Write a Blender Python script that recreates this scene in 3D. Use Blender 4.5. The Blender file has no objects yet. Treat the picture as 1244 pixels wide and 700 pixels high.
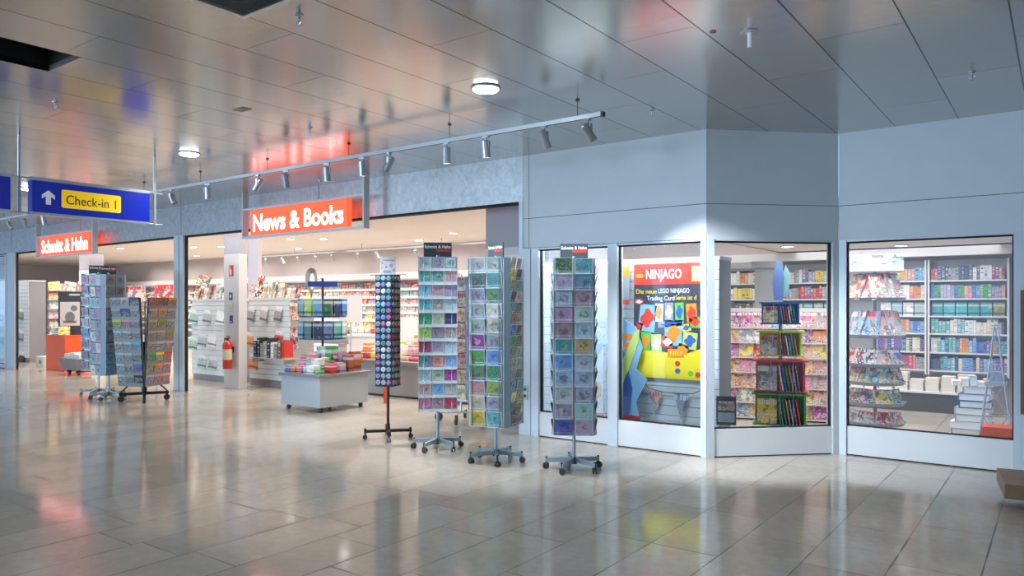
import bpy, math, random
from math import sin, cos, pi, radians, atan2, sqrt
from mathutils import Matrix, Vector, Euler
random.seed(7)
S = bpy.context.scene
COL = S.collection
# ------------------------------------------------------------------ camera, world, exposure
F, CX, HY, EYE, YAW = 905.0, 622.0, 370.0, 1.55, radians(36.43)
cam = bpy.data.cameras.new('camera')
cam.sensor_width = 36; cam.lens = F / 1244 * 36; cam.shift_y = 20 / 1244
cam.clip_end = 200
co = bpy.data.objects.new('camera', cam); COL.objects.link(co)
co.location = (0, 0, EYE); co.rotation_euler = (pi / 2, 0, YAW)
S.camera = co
S.view_settings.view_transform = 'Standard'; S.view_settings.look = 'None'
S.view_settings.gamma = 1; S.view_settings.use_curve_mapping = False
S.view_settings.exposure = 0.80
w = bpy.data.worlds.new('world'); S.world = w; w.use_nodes = True
w.node_tree.nodes['Background'].inputs[0].default_value = (0.42, 0.66, 1.0, 1)
w.node_tree.nodes['Background'].inputs[1].default_value = 0.95
CEIL, SHOPC, FY, RY = 3.32, 2.97, 7.22, 8.22          # ceiling heights, the two facade planes


def light(kind, name, loc, power, color=(1, 1, 1), size=0.3, rot=(0, 0, 0), **kw):
    l = bpy.data.lights.new(name, kind); l.energy = power; l.color = color
    if kind == 'AREA':
        l.shape = kw.get('shape', 'SQUARE'); l.size = size
        if l.shape == 'RECTANGLE': l.size_y = kw['size_y']
        if 'spread' in kw: l.spread = kw['spread']
    elif kind == 'SPOT':
        l.spot_size = kw.get('angle', radians(60)); l.spot_blend = kw.get('blend', .6); l.shadow_soft_size = size
    else: l.shadow_soft_size = size
    o = bpy.data.objects.new(name, l); COL.objects.link(o); o.location = loc; o.rotation_euler = rot
    return o


# warm white shop lighting: one broad ceiling light per shop bay
for x in (-23, -19.4, -15.8, -12.2, -8.6):
    light('AREA', 'shop_light', (x, 10.1, SHOPC - .02), 132, (1, .92, .83), 3.2, shape='RECTANGLE', size_y=5.2, spread=radians(142))
light('AREA', 'shop_light', (-5.3, 10.6, SHOPC - .02), 55, (1, .93, .87), 2.6, shape='RECTANGLE', size_y=4.4, spread=radians(130))
light('AREA', 'shop_light', (-2.1, 10.7, 2.40), 72, (1, .95, .92), 2.8, shape='RECTANGLE', size_y=4.2, spread=radians(140))
light('AREA', 'shop_light', (-2.0, 8.75, 2.40), 16, (1, .96, .93), 1.6, (radians(18), 0, 0), shape='RECTANGLE', size_y=.3)  # added fill that brightens the displays just behind the right windows
# added fill inside the top of the closed window, brightening slats and posters
light('AREA', 'window_fill_light', (-4.0, FY + .2, 2.18), 14, (.95, .97, 1), 2.1, (radians(-12), 0, 0), shape='RECTANGLE', size_y=.12)
# daylight reaching the concourse from glazing far left behind, then an added fill
light('AREA', 'daylight', (-17, -9, 2.2), 700, (.60, .79, 1), 7, (radians(86), 0, radians(-40)))
light('AREA', 'daylight', (-9.0, -12.5, 1.7), 500, (.58, .78, 1), 3.4, (radians(90), 0, radians(-14)), shape='RECTANGLE', size_y=3)  # added facade fill, placed clear of the window reflections

# ------------------------------------------------------------------ helpers
RT = (cos(YAW), sin(YAW)); FW = (-sin(YAW), cos(YAW))


def onY(px, py, Y):
    k = RT[1] * (px - CX) / F + FW[1]; d = Y / k; l = (px - CX) / F * d
    return (RT[0] * l + FW[0] * d, Y, EYE + (HY - py) / F * d)


def at(px, py, d):
    l = (px - CX) / F * d
    return (RT[0] * l + FW[0] * d, RT[1] * l + FW[1] * d, EYE + (HY - py) / F * d)


def face_cam(x, y): return atan2(-x, y)                 # yaw that turns local -Y towards the camera


class MB:
    def __init__(s): s.v = []; s.f = []; s.m = []; s.M = Matrix.Identity(4)
    def at(s, loc=(0, 0, 0), rot=(0, 0, 0)): s.M = Matrix.LocRotScale(Vector(loc), Euler(rot), None); return s
    def add(s, vs, fs, m=0):
        n = len(s.v); s.v += [tuple(s.M @ Vector(v)) for v in vs]
        s.f += [tuple(i + n for i in f) for f in fs]; s.m += [m] * len(fs)
        return s
    def box(s, x0, x1, y0, y1, z0, z1, m=0):
        return s.add([(x0, y0, z0), (x1, y0, z0), (x1, y1, z0), (x0, y1, z0), (x0, y0, z1), (x1, y0, z1), (x1, y1, z1), (x0, y1, z1)],
                     [(0, 3, 2, 1), (4, 5, 6, 7), (0, 1, 5, 4), (1, 2, 6, 5), (2, 3, 7, 6), (3, 0, 4, 7)], m)
    def tube(s, p, q, r, m=0, n=10, r2=None):
        p, q = Vector(p), Vector(q); r2 = r if r2 is None else r2; d = (q - p).normalized()
        a = d.orthogonal().normalized(); b = d.cross(a); vs = []
        for c, rr in ((p, r), (q, r2)):
            for i in range(n):
                t = 2 * pi * i / n; vs.append(tuple(c + (a * cos(t) + b * sin(t)) * rr))
        fs = [(i, (i + 1) % n, n + (i + 1) % n, n + i) for i in range(n)] + [tuple(range(n))[::-1], tuple(range(n, 2 * n))]
        return s.add(vs, fs, m)
    def path(s, pts, r, m=0, n=6):
        for a, b in zip(pts, pts[1:]): s.tube(a, b, r, m, n)
        return s
    def prism(s, pts, y0, y1, m=0):                      # outline in x,z pushed along y
        n = len(pts); vs = [(x, y0, z) for x, z in pts] + [(x, y1, z) for x, z in pts]
        return s.add(vs, [tuple(range(n)), tuple(range(n, 2 * n))[::-1]] + [(i, n + i, n + (i + 1) % n, (i + 1) % n) for i in range(n)], m)
    def lathe(s, prof, m=0, n=20, c=(0, 0)):             # (r, z) profile about z
        vs = []; k = len(prof)
        for i in range(n):
            t = 2 * pi * i / n
            for r, z in prof: vs.append((c[0] + r * cos(t), c[1] + r * sin(t), z))
        fs = [(i * k + j, ((i + 1) % n) * k + j, ((i + 1) % n) * k + j + 1, i * k + j + 1) for i in range(n) for j in range(k - 1)]
        return s.add(vs, fs, m)
    def mesh(s, name, mats):
        me = bpy.data.meshes.new(name); me.from_pydata(s.v, [], s.f)
        for m in (mats if isinstance(mats, (list, tuple)) else [mats]): me.materials.append(m)
        me.polygons.foreach_set('material_index', s.m); me.update(); return me
    def build(s, name, mats, parent=None, loc=None, rot=None, smooth=False, color=None, bevel=0):
        me = s.mesh(name, mats)
        if smooth: me.polygons.foreach_set('use_smooth', [True] * len(me.polygons))
        o = bpy.data.objects.new(name, me); COL.objects.link(o)
        if parent: o.parent = parent
        if loc: o.location = loc
        if rot: o.rotation_euler = rot
        if color: o.color = (*color[:3], 1)
        if bevel:
            b = o.modifiers.new('bevel', 'BEVEL'); b.width = bevel; b.segments = 2; b.limit_method = 'ANGLE'
        return o


def tag(o, label, cat, group=None):
    o['label'] = label; o['category'] = cat
    if group: o['group'] = group
    return o


def thing(name, label, cat, loc=(0, 0, 0), rz=0, group=None):
    o = bpy.data.objects.new(name, None); COL.objects.link(o); o.location = loc; o.rotation_euler = (0, 0, rz)
    o.empty_display_size = .05
    return tag(o, label, cat, group)


def struct(o): o['kind'] = 'structure'; return o


def clone(o, parent=None):
    c = o.copy(); COL.objects.link(c)
    if parent: c.parent = parent
    for ch in [k for k in o.children]: clone(ch, c)
    return c


def inst(src, name, label, cat, group, loc, rot, scale=None, color=None):
    """a copy of a one-mesh thing"""
    c = src.copy(); COL.objects.link(c); c.name = name; c.location = loc; c.rotation_euler = rot
    if scale: c.scale = scale
    if color: c.color = (*color[:3], 1)
    return tag(c, label, cat, group)


def text(body, size_x, h, mat, name='lettering', parent=None, loc=(0, 0, 0), rot=(pi / 2, 0, 0), bold=0, depth=.002, label=None, shear=0):
    """lettering fitted into size_x by h (capital height), origin at its left bottom"""
    cu = bpy.data.curves.new(name, 'FONT'); cu.body = body; cu.size = 1; cu.offset = bold; cu.extrude = 0; cu.shear = shear
    cu.resolution_u = 3
    t = bpy.data.objects.new(name, cu); COL.objects.link(t)
    dg = bpy.context.evaluated_depsgraph_get(); dg.update()
    me = bpy.data.meshes.new_from_object(t.evaluated_get(dg)); bpy.data.objects.remove(t)
    xs = [v.co.x for v in me.vertices]; x0 = min(xs); sx = size_x / (max(xs) - x0); sy = h / .73
    for v in me.vertices: v.co = ((v.co.x - x0) * sx, v.co.y * sy, v.co.z + depth)
    me.materials.clear(); me.materials.append(mat)
    o = bpy.data.objects.new(name, me); COL.objects.link(o); o.parent = parent; o.location = loc; o.rotation_euler = rot
    if label: o['label'] = label
    return o


ORD = ['', 'top', 'second', 'third', 'fourth', 'fifth', 'sixth', 'seventh', 'eighth', 'ninth', 'tenth', 'eleventh', 'twelfth', 'thirteenth',
       'fourteenth', 'fifteenth', 'sixteenth', 'seventeenth', 'eighteenth', 'nineteenth', 'twentieth']
NTH = ['', 'first'] + ORD[2:] + ['twenty-' + k for k in ('first', 'second', 'third', 'fourth', 'fifth', 'sixth', 'seventh', 'eighth', 'ninth')] + ['thirtieth', 'thirty-first', 'thirty-second', 'thirty-third', 'thirty-fourth', 'thirty-fifth', 'thirty-sixth', 'thirty-seventh', 'thirty-eighth', 'thirty-ninth', 'fortieth', 'forty-first', 'forty-second', 'forty-third']
C = dict(white=(.82, .82, .80), cream=(.78, .70, .52), pale_blue=(.36, .54, .61), sky_blue=(.16, .42, .72), blue=(.05, .17, .55), navy=(.02, .05, .16),
         teal=(.08, .36, .38), pale_green=(.38, .56, .44), green=(.06, .36, .10), lime=(.42, .62, .06), olive=(.25, .28, .06), yellow=(.80, .60, .03),
         orange=(.80, .25, .03), red=(.62, .04, .04), crimson=(.42, .03, .14), pink=(.75, .24, .40), rose=(.62, .32, .38), salmon=(.75, .36, .27),
         magenta=(.45, .06, .36), purple=(.20, .07, .38), lilac=(.40, .34, .52), mauve=(.38, .27, .34), brown=(.20, .10, .05), tan=(.48, .36, .24),
         grey=(.34, .35, .36), pale_grey=(.46, .50, .51), black=(.03, .03, .035), dark_green=(.03, .16, .08), turquoise=(.10, .50, .55), rust=(.42, .11, .05))


def cn(k): return k.replace('_', ' ')


# ------------------------------------------------------------------ materials
class NT:
    def __init__(s, name):
        s.mat = bpy.data.materials.new(name); s.mat.use_nodes = True; s.t = s.mat.node_tree; s.b = s.t.nodes['Principled BSDF']
    def n(s, kind, **kw):
        nd = s.t.nodes.new('ShaderNode' + kind)
        for k, v in kw.items():
            if k.startswith('i_'):
                key = k[2:]; key = int(key) if key.isdigit() else key
                s.put(nd.inputs[key], v)
            else: setattr(nd, k, v)
        return nd
    def put(s, sock, v):
        if isinstance(v, bpy.types.NodeSocket): s.t.links.new(v, sock)
        elif isinstance(v, bpy.types.Node): s.t.links.new(v.outputs[0], sock)
        else:
            if isinstance(v, tuple) and len(v) == 3 and sock.type == 'RGBA': v = (*v, 1)
            sock.default_value = v
    def math(s, op, a, b=None, c=None):
        m = s.t.nodes.new('ShaderNodeMath'); m.operation = op; s.put(m.inputs[0], a)
        if b is not None: s.put(m.inputs[1], b)
        if c is not None: s.put(m.inputs[2], c)
        return m.outputs[0]
    def mix(s, f, a, b, blend='MIX'):
        m = s.t.nodes.new('ShaderNodeMix'); m.data_type = 'RGBA'; m.blend_type = blend
        s.put(m.inputs[0], f); s.put(m.inputs[6], a); s.put(m.inputs[7], b); return m.outputs[2]
    def ramp(s, f, stops):
        r = s.t.nodes.new('ShaderNodeValToRGB'); s.put(r.inputs[0], f); e = r.color_ramp.elements
        while len(e) < len(stops): e.new(.5)
        for k, (p, c) in enumerate(stops): e[k].position = p; e[k].color = (*c, 1) if len(c) == 3 else c
        return r.outputs[0]
    def set(s, **kw):
        for k, v in kw.items(): s.put(s.b.inputs[k.replace('_', ' ')], v)
        return s.mat


def mat(name, col, rough=.5, metal=0, emit=0, noise=0, coat=0):
    t = NT(name)
    c = col
    if noise:
        tc = t.n('TexCoord'); nz = t.n('TexNoise', i_Vector=tc.outputs['Object'], i_Scale=6.0, i_Detail=4.0)
        c = t.mix(nz.outputs['Fac'], tuple(k * (1 - noise) for k in col), tuple(min(1, k * (1 + noise)) for k in col))
    t.set(Base_Color=c, Roughness=rough, Metallic=metal)
    if emit: t.set(Emission_Color=col, Emission_Strength=emit)
    if coat: t.set(Coat_Weight=coat)
    return t.mat


def objcol(name, rough=.45):
    t = NT(name); oi = t.n('ObjectInfo'); return t.set(Base_Color=oi.outputs['Color'], Roughness=rough)


M = {}
M['white'] = mat('white_lacquer', (.72, .76, .79), .35, noise=.03)
M['facade'] = mat('blue_white_panel', (.68, .76, .82), .38, noise=.04)
M['frame'] = mat('light_frame_metal', (.64, .72, .78), .35, .1, noise=.03)
M['shopwhite'] = mat('shop_white', (.68, .66, .66), .4, noise=.02)
M['shopwall'] = mat('shop_wall_paint', (.47, .42, .41), .7, noise=.04)
M['shopceil'] = mat('shop_ceiling_paint', (.74, .68, .64), .7, noise=.02)
M['lavender'] = mat('lavender_grey_paint', (.42, .41, .48), .6, noise=.03)
M['greywall'] = mat('grey_panel', (.30, .30, .31), .5, noise=.05)
M['black'] = mat('black_plastic', (.015, .016, .018), .4)
M['blackmetal'] = mat('black_powder_coated_metal', (.03, .028, .028), .45, .3)
M['rack'] = mat('blue_grey_rack_metal', (.30, .40, .46), .35, .5, noise=.05)
M['wire'] = mat('white_wire', (.62, .68, .70), .35, .2)
M['slate'] = mat('slate_sign', (.045, .06, .075), .45)
M['red'] = mat('red_gloss', (.62, .03, .02), .25, coat=.4)
M['redcounter'] = mat('orange_red_laminate', (.85, .10, .02), .35)
M['redstripe'] = mat('red_stripe', (.70, .05, .03), .4)
M['lightgrey'] = mat('silver_laminate', (.42, .45, .48), .35, .2, noise=.03)
M['topgrey'] = mat('grey_laminate', (.20, .21, .22), .35)
M['dark'] = mat('dark_plinth', (.07, .068, .07), .5)
M['gap'] = mat('dark_joint', (.015, .015, .015), .8)
M['lampwhite'] = mat('lit_lamp', (1, .97, .93), .5, emit=9)
M['lampcool'] = mat('lit_cool_lamp', (.86, .94, 1), .5, emit=22)
M['lampcup'] = mat('silver_spot_housing', (.42, .45, .47), .35, .6)
M['letters'] = mat('lit_white_letters', (1, .96, .93), .4, emit=1.0)
M['lightbox'] = mat('lit_orange_red_face', (1.0, .10, .035), .4, emit=.75)
M['signblue'] = mat('sign_blue', (.002, .012, .28), .3, emit=.25)
M['signyellow'] = mat('sign_yellow', (.95, .62, .01), .35, emit=.2)
M['signdark'] = mat('sign_dark_lettering', (.06, .05, .02), .5)
M['signwhite'] = mat('sign_white', (.80, .84, .90), .5, emit=.1)
M['silver'] = mat('silver_aluminium', (.52, .56, .60), .3, .7, noise=.04)
M['wood'] = mat('brown_wood', (.20, .115, .06), .45, noise=.35)
M['paper'] = mat('paper_white', (.78, .76, .72), .6)
M['rubber'] = mat('rubber_black', (.02, .02, .02), .6)
M['obj'] = objcol('coloured_plastic')
M['caster'] = mat('dark_caster', (.03, .035, .04), .4)


def glass_mat(name, tint=(.93, .97, 1), refl=.09):
    t = NT(name); t.t.nodes.remove(t.b); out = t.t.nodes['Material Output']
    tr = t.n('BsdfTransparent', i_Color=tint); gl = t.n('BsdfGlossy', i_Color=(1, 1, 1), i_Roughness=0.01)
    fr = t.n('LayerWeight', i_Blend=.25)
    mx = t.n('MixShader', i_0=t.math('ADD', t.math('MULTIPLY', fr.outputs['Fresnel'], .7), refl * .3), i_1=tr, i_2=gl)
    t.t.links.new(mx.outputs[0], out.inputs[0]); return t.mat


M['glass'] = glass_mat('window_glass')
M['plexi'] = glass_mat('clear_plastic', (.93, .95, .96), .12)


def floor_mat():
    t = NT('polished_stone_tiles'); g = t.n('NewGeometry').outputs['Position']
    sx = t.n('SeparateXYZ', i_0=g)
    X, Y = sx.outputs[0], sx.outputs[1]
    W, L = .445, .98
    rx = t.math('DIVIDE', t.math('ADD', X, 60.0), W); row = t.math('FLOOR', rx); fx = t.math('FRACT', rx)
    wn = t.n('TexWhiteNoise', noise_dimensions='1D', i_W=row)
    ry = t.math('ADD', t.math('DIVIDE', t.math('ADD', Y, 60.0), L), wn.outputs['Value']); br = t.math('FLOOR', ry); fy = t.math('FRACT', ry)
    cid = t.n('CombineXYZ', i_0=row, i_1=br); wc = t.n('TexWhiteNoise', noise_dimensions='3D', i_Vector=cid)
    ex = t.math('MULTIPLY', t.math('MINIMUM', fx, t.math('SUBTRACT', 1.0, fx)), W)
    ey = t.math('MULTIPLY', t.math('MINIMUM', fy, t.math('SUBTRACT', 1.0, fy)), L)
    e = t.math('MINIMUM', ex, ey)
    nz = t.n('TexNoise', i_Vector=g, i_Scale=1.7, i_Detail=6.0, i_Roughness=.65)
    n2 = t.n('TexNoise', i_Vector=g, i_Scale=14.0, i_Detail=5.0, i_Roughness=.7)
    n3 = t.n('TexNoise', i_Vector=g, i_Scale=3.3, i_Detail=2.0)
    base = t.ramp(nz.outputs['Fac'], [(.25, (.34, .30, .24)), (.5, (.47, .42, .345)), (.75, (.55, .50, .42))])
    base = t.mix(.55, base, t.ramp(wc.outputs['Value'], [(0, (.37, .33, .275)), (.5, (.46, .415, .35)), (1, (.54, .49, .42))]))
    base = t.mix(t.math('MULTIPLY', t.math('SUBTRACT', n2.outputs['Fac'], .35), .7), base, (.22, .20, .18))
    jw = t.math('MULTIPLY', t.ramp(n3.outputs['Fac'], [(.42, (.4,) * 3), (.60, (1,) * 3)]), .0065)
    j = t.math('LESS_THAN', e, jw)
    col = t.mix(t.math('MULTIPLY', j, .85), base, (.035, .03, .026))
    rg = t.math('ADD', t.math('MULTIPLY', n2.outputs['Fac'], .09), t.math('MULTIPLY', j, .4))
    rg = t.math('ADD', rg, t.math('MULTIPLY', wc.outputs['Value'], .05))
    bp = t.n('Bump', i_Strength=.035, i_Distance=.02, i_Height=nz.outputs['Fac'])
    return t.set(Base_Color=col, Roughness=t.math('ADD', rg, .045), Normal=bp.outputs[0], Specular_IOR_Level=.65)


def ceil_mat():
    t = NT('brushed_metal_ceiling_panels'); g = t.n('NewGeometry').outputs['Position']
    sx = t.n('SeparateXYZ', i_0=g); X, Y = sx.outputs[0], sx.outputs[1]
    W, L = .54, 2.16
    rx = t.math('DIVIDE', t.math('ADD', X, 1.87 + 54.0), W); row = t.math('FLOOR', rx); fx = t.math('FRACT', rx)
    ry = t.math('ADD', t.math('DIVIDE', t.math('ADD', Y, 60.3), L), t.math('MULTIPLY', t.math('MODULO', row, 3.0), .333))
    br = t.math('FLOOR', ry); fy = t.math('FRACT', ry)
    wc = t.n('TexWhiteNoise', noise_dimensions='3D', i_Vector=t.n('CombineXYZ', i_0=row, i_1=br))
    ex = t.math('MULTIPLY', t.math('MINIMUM', fx, t.math('SUBTRACT', 1.0, fx)), W)
    ey = t.math('MULTIPLY', t.math('MINIMUM', fy, t.math('SUBTRACT', 1.0, fy)), L)
    j1 = t.math('LESS_THAN', ex, .0052)
    j2 = t.math('MULTIPLY', t.math('LESS_THAN', ey, .0025), .6)
    j = t.math('MAXIMUM', j1, j2)
    nz = t.n('TexNoise', i_Vector=g, i_Scale=2.2, i_Detail=4.0)
    mp = t.n('Mapping', i_Vector=g, i_Scale=(30.0, 1.2, 1.0)); ns = t.n('TexNoise', i_Vector=mp, i_Scale=1.0, i_Detail=3.0)
    base = t.mix(wc.outputs['Value'], (.50, .475, .45), (.59, .56, .535))
    col = t.mix(j, base, (.012, .011, .01))
    hgt = t.math('ADD', t.math('MULTIPLY', nz.outputs['Fac'], .6), t.math('MULTIPLY', ns.outputs['Fac'], .015))
    bp = t.n('Bump', i_Strength=.25, i_Distance=.02, i_Height=hgt)
    return t.set(Base_Color=col, Metallic=t.math('MULTIPLY', t.math('SUBTRACT', 1.0, j), .72), Roughness=t.math('ADD', .17, t.math('MULTIPLY', wc.outputs['Value'], .06)), Normal=bp.outputs[0])


def fascia_mat():
    t = NT('mottled_metal_fascia'); g = t.n('NewGeometry').outputs['Position']
    nz = t.n('TexNoise', i_Vector=g, i_Scale=7.0, i_Detail=6.0, i_Roughness=.7, i_Distortion=1.5)
    col = t.ramp(nz.outputs['Fac'], [(.35, (.42, .47, .50)), (.65, (.60, .65, .69))])
    return t.set(Base_Color=col, Metallic=.55, Roughness=.42, Normal=t.n('Bump', i_Strength=.15, i_Height=nz.outputs['Fac']).outputs[0])


def art_mat(kind):
    """printed covers: seeded by the object's own random value, tinted by its colour; u,v run over the front"""
    t = NT(kind + '_print'); tc = t.n('TexCoord'); oi = t.n('ObjectInfo'); rnd = oi.outputs['Random']
    sx = t.n('SeparateXYZ', i_0=tc.outputs['Generated']); u, v = sx.outputs[0], sx.outputs[2]
    uv = t.n('CombineXYZ', i_0=u, i_1=v, i_2=t.math('MULTIPLY', rnd, 57.0))
    base = oi.outputs['Color']
    hs = t.n('HueSaturation', i_Hue=t.math('ADD', .5, t.math('MULTIPLY', t.math('SUBTRACT', rnd, .5), .6)), i_Saturation=1.2, i_Value=.75, i_Color=base)
    wn = t.n('TexWhiteNoise', noise_dimensions='1D', i_W=rnd)
    dark = t.mix(.75, base, (.03, .03, .05)); pale = t.mix(.6, base, (.78, .80, .82))
    acc = t.ramp(wn.outputs['Value'], [(0, (.55, .05, .06)), (.2, (.75, .72, .65)), (.35, (.04, .12, .35)), (.5, (.7, .45, .08)), (.65, (.06, .28, .12)), (.8, (.35, .06, .25)), (1, (.05, .35, .40))])
    if kind == 'card':
        nz = t.n('TexNoise', i_Vector=uv, i_Scale=3.4, i_Detail=4.0)
        dx = t.math('SUBTRACT', u, .5); dy = t.math('SUBTRACT', v, .5)
        r = t.math('SQRT', t.math('ADD', t.math('MULTIPLY', dx, dx), t.math('MULTIPLY', dy, dy)))
        rr = t.math('ADD', r, t.math('MULTIPLY', t.math('SUBTRACT', nz.outputs['Fac'], .5), .7))
        inner = t.math('LESS_THAN', rr, t.math('ADD', .15, t.math('MULTIPLY', wn.outputs['Value'], .22)))
        vo = t.n('TexVoronoi', i_Vector=uv, i_Scale=8.0)
        dots = t.math('MULTIPLY', t.math('LESS_THAN', vo.outputs['Distance'], .30), t.math('GREATER_THAN', rnd, .55))
        n2 = t.n('TexNoise', i_Vector=uv, i_Scale=2.2, i_Detail=2.0)
        c = t.mix(t.ramp(n2.outputs['Fac'], [(.4, (0,) * 3), (.6, (1,) * 3)]), base, t.mix(.4, base, dark))
        c = t.mix(t.math('MULTIPLY', dots, .55), c, t.mix(.5, acc, pale))
        c = t.mix(t.math('MULTIPLY', inner, .8), c, t.mix(t.math('GREATER_THAN', nz.outputs['Fac'], .5), t.mix(.5, acc, base), dark))
        edge = t.math('MINIMUM', t.math('MINIMUM', u, t.math('SUBTRACT', 1.0, u)), t.math('MINIMUM', v, t.math('SUBTRACT', 1.0, v)))
        bd = t.math('LESS_THAN', edge, .05)
        c = t.mix(t.math('MULTIPLY', bd, .85), c, t.mix(t.math('GREATER_THAN', wn.outputs['Value'], .7), pale, acc))
    elif kind == 'magazine':
        nz = t.n('TexNoise', i_Vector=uv, i_Scale=2.6, i_Detail=4.0)
        n2 = t.n('TexNoise', i_Vector=t.n('Mapping', i_Vector=uv, i_Location=(5.0, 3.0, 1.0)), i_Scale=3.4, i_Detail=3.0)
        c = t.mix(t.ramp(nz.outputs['Fac'], [(.47, (0,) * 3), (.53, (1,) * 3)]), base, t.mix(.45, acc, (.68, .55, .45)))
        c = t.mix(t.math('MULTIPLY', t.math('GREATER_THAN', n2.outputs['Fac'], .56), .8), c, dark)
        mast = t.math('MULTIPLY', t.math('GREATER_THAN', v, .76), t.math('LESS_THAN', v, .94))
        lt = t.n('TexNoise', i_Vector=t.n('Mapping', i_Vector=uv, i_Scale=(7.0, .4, 1.0)), i_Scale=2.0, i_Detail=0.0)
        c = t.mix(t.math('MULTIPLY', mast, t.math('GREATER_THAN', lt.outputs['Fac'], .46)), c, t.mix(t.math('GREATER_THAN', rnd, .6), (.80, .78, .74), (.60, .03, .04)))
        ln = t.n('TexNoise', i_Vector=t.n('Mapping', i_Vector=uv, i_Scale=(9.0, 22.0, 1.0)), i_Scale=1.0, i_Detail=0.0)
        c = t.mix(t.math('MULTIPLY', t.math('LESS_THAN', v, .4), t.math('GREATER_THAN', ln.outputs['Fac'], .62)), c, (.8, .78, .72))
    elif kind == 'pack':
        nz = t.n('TexNoise', i_Vector=uv, i_Scale=2.0, i_Detail=2.0)
        c = t.mix(t.ramp(nz.outputs['Fac'], [(.56, (0,) * 3), (.58, (1,) * 3)]), base, t.mix(.5, acc, base))
        c = t.mix(t.math('MULTIPLY', t.math('GREATER_THAN', v, .70), t.math('LESS_THAN', v, .86)), c, pale)
        c = t.mix(t.math('MULTIPLY', t.math('GREATER_THAN', v, .12), t.math('LESS_THAN', v, .26)), c, dark)
    elif kind == 'newspaper':
        ln = t.n('TexNoise', i_Vector=t.n('Mapping', i_Vector=uv, i_Scale=(8.0, 20.0, 1.0)), i_Scale=1.0, i_Detail=0.0)
        c = t.mix(t.math('GREATER_THAN', ln.outputs['Fac'], .44), t.mix(.35, (.50, .51, .50), base), (.09, .10, .12))
        n2 = t.n('TexNoise', i_Vector=t.n('Mapping', i_Vector=uv, i_Scale=(1.0, 1.2, 1.0)), i_Scale=2.2, i_Detail=1.0)
        nz = t.n('TexNoise', i_Vector=uv, i_Scale=8.0, i_Detail=3.0)
        c = t.mix(t.math('GREATER_THAN', n2.outputs['Fac'], .5), c, t.mix(nz.outputs['Fac'], t.mix(.6, acc, base), dark))
        c = t.mix(t.math('GREATER_THAN', v, .80), c, base)
    else:                                                # spine
        n1 = t.n('TexNoise', i_Vector=t.n('CombineXYZ', i_0=t.math('MULTIPLY', v, 12.0), i_1=t.math('MULTIPLY', rnd, 91.0)), i_Scale=1.0, i_Detail=0.0)
        bar = t.math('MULTIPLY', t.math('GREATER_THAN', n1.outputs['Fac'], .56), t.math('LESS_THAN', t.math('ABSOLUTE', t.math('SUBTRACT', u, .5)), .3))
        alt = t.mix(t.math('GREATER_THAN', rnd, .45), (.72, .72, .70), (.03, .03, .04))
        c = t.mix(t.math('MULTIPLY', bar, .75), base, alt)
        lab = t.math('LESS_THAN', v, t.math('MULTIPLY', wn.outputs['Value'], .3))
        c = t.mix(t.math('MULTIPLY', lab, .6), c, hs.outputs[0])
    return t.set(Base_Color=c, Roughness=.4)


M['card'] = art_mat('card'); M['magazine'] = art_mat('magazine'); M['newspaper'] = art_mat('newspaper'); M['spine'] = art_mat('spine'); M['pack'] = art_mat('pack')


def slat_mat():
    return mat('white_slatwall', (.70, .74, .75), .45, noise=.02)


M['slat'] = slat_mat()
M['fascia'] = fascia_mat(); M['floor'] = floor_mat(); M['ceil'] = ceil_mat()

# ------------------------------------------------------------------ the setting
struct(MB().box(-60, 14, -22, 13.2, -.1, 0).build('floor', M['floor']))
HX0, HX1, HY0, HY1 = -6.19, -5.65, .9, 2.46               # the missing ceiling panel
m = MB()
for (a, b, c, d) in ((-60, HX0, -22, 8.3), (HX1, 14, -22, 8.3), (HX0, HX1, -22, HY0), (HX0, HX1, HY1, 8.3)): m.box(a, b, c, d, CEIL, CEIL + .04)
struct(m.build('ceiling', M['ceil']))
m = MB(); m.box(HX0, HX1, HY0, HY1, 3.8, 3.84)
for (a, b, c, d) in ((HX0 - .02, HX0, HY0, HY1), (HX1, HX1 + .02, HY0, HY1), (HX0, HX1, HY0 - .02, HY0), (HX0, HX1, HY1, HY1 + .02)): m.box(a, b, c, d, CEIL + .04, 3.84)
struct(m.build('trim_1', M['gap']))
# fascia above the open shop front
m = MB(); m.box(-30, -5.17, FY, FY + .14, 2.78, CEIL); m.box(-30, -5.17, FY + .02, FY + .13, 2.755, 2.78, 1)
for x in (-8.9, -12.7, -16.6, -20.2): m.box(x - .004, x + .004, FY - .002, FY, 2.78, CEIL, 1)
struct(m.build('wall_front', [M['fascia'], M['gap']]))
# white panels above the window fronts, with their seams
def fascia_panel(name, L, z0, seams, loc, rz):
    m = MB(); zs = 2.57
    cuts = [0] + seams + [L]
    for a, b in zip(cuts, cuts[1:]):
        for z, z2 in ((z0, zs - .003), (zs + .003, CEIL)): m.box(a + .003, b - .003, 0, .12, z, z2)
    m.box(0, L, .006, .11, z0, CEIL, 1)
    return struct(m.build(name, [M['facade'], M['gap']], loc=loc, rot=(0, 0, rz)))


CA = Vector((-2.885, FY, 0)); CB = Vector((-1.86, RY, 0)); FL = (CB - CA).length; FR = atan2(CB.y - CA.y, CB.x - CA.x)
fascia_panel('wall_left', 5.17 + CA.x, 2.22, [.09], (-5.17, FY, 0), 0)
fascia_panel('wall_corner', FL, 2.215, [], (CA.x, CA.y, 0), FR)
fascia_panel('wall_right', 6, 2.215, [], (CB.x, CB.y, 0), 0)


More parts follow.
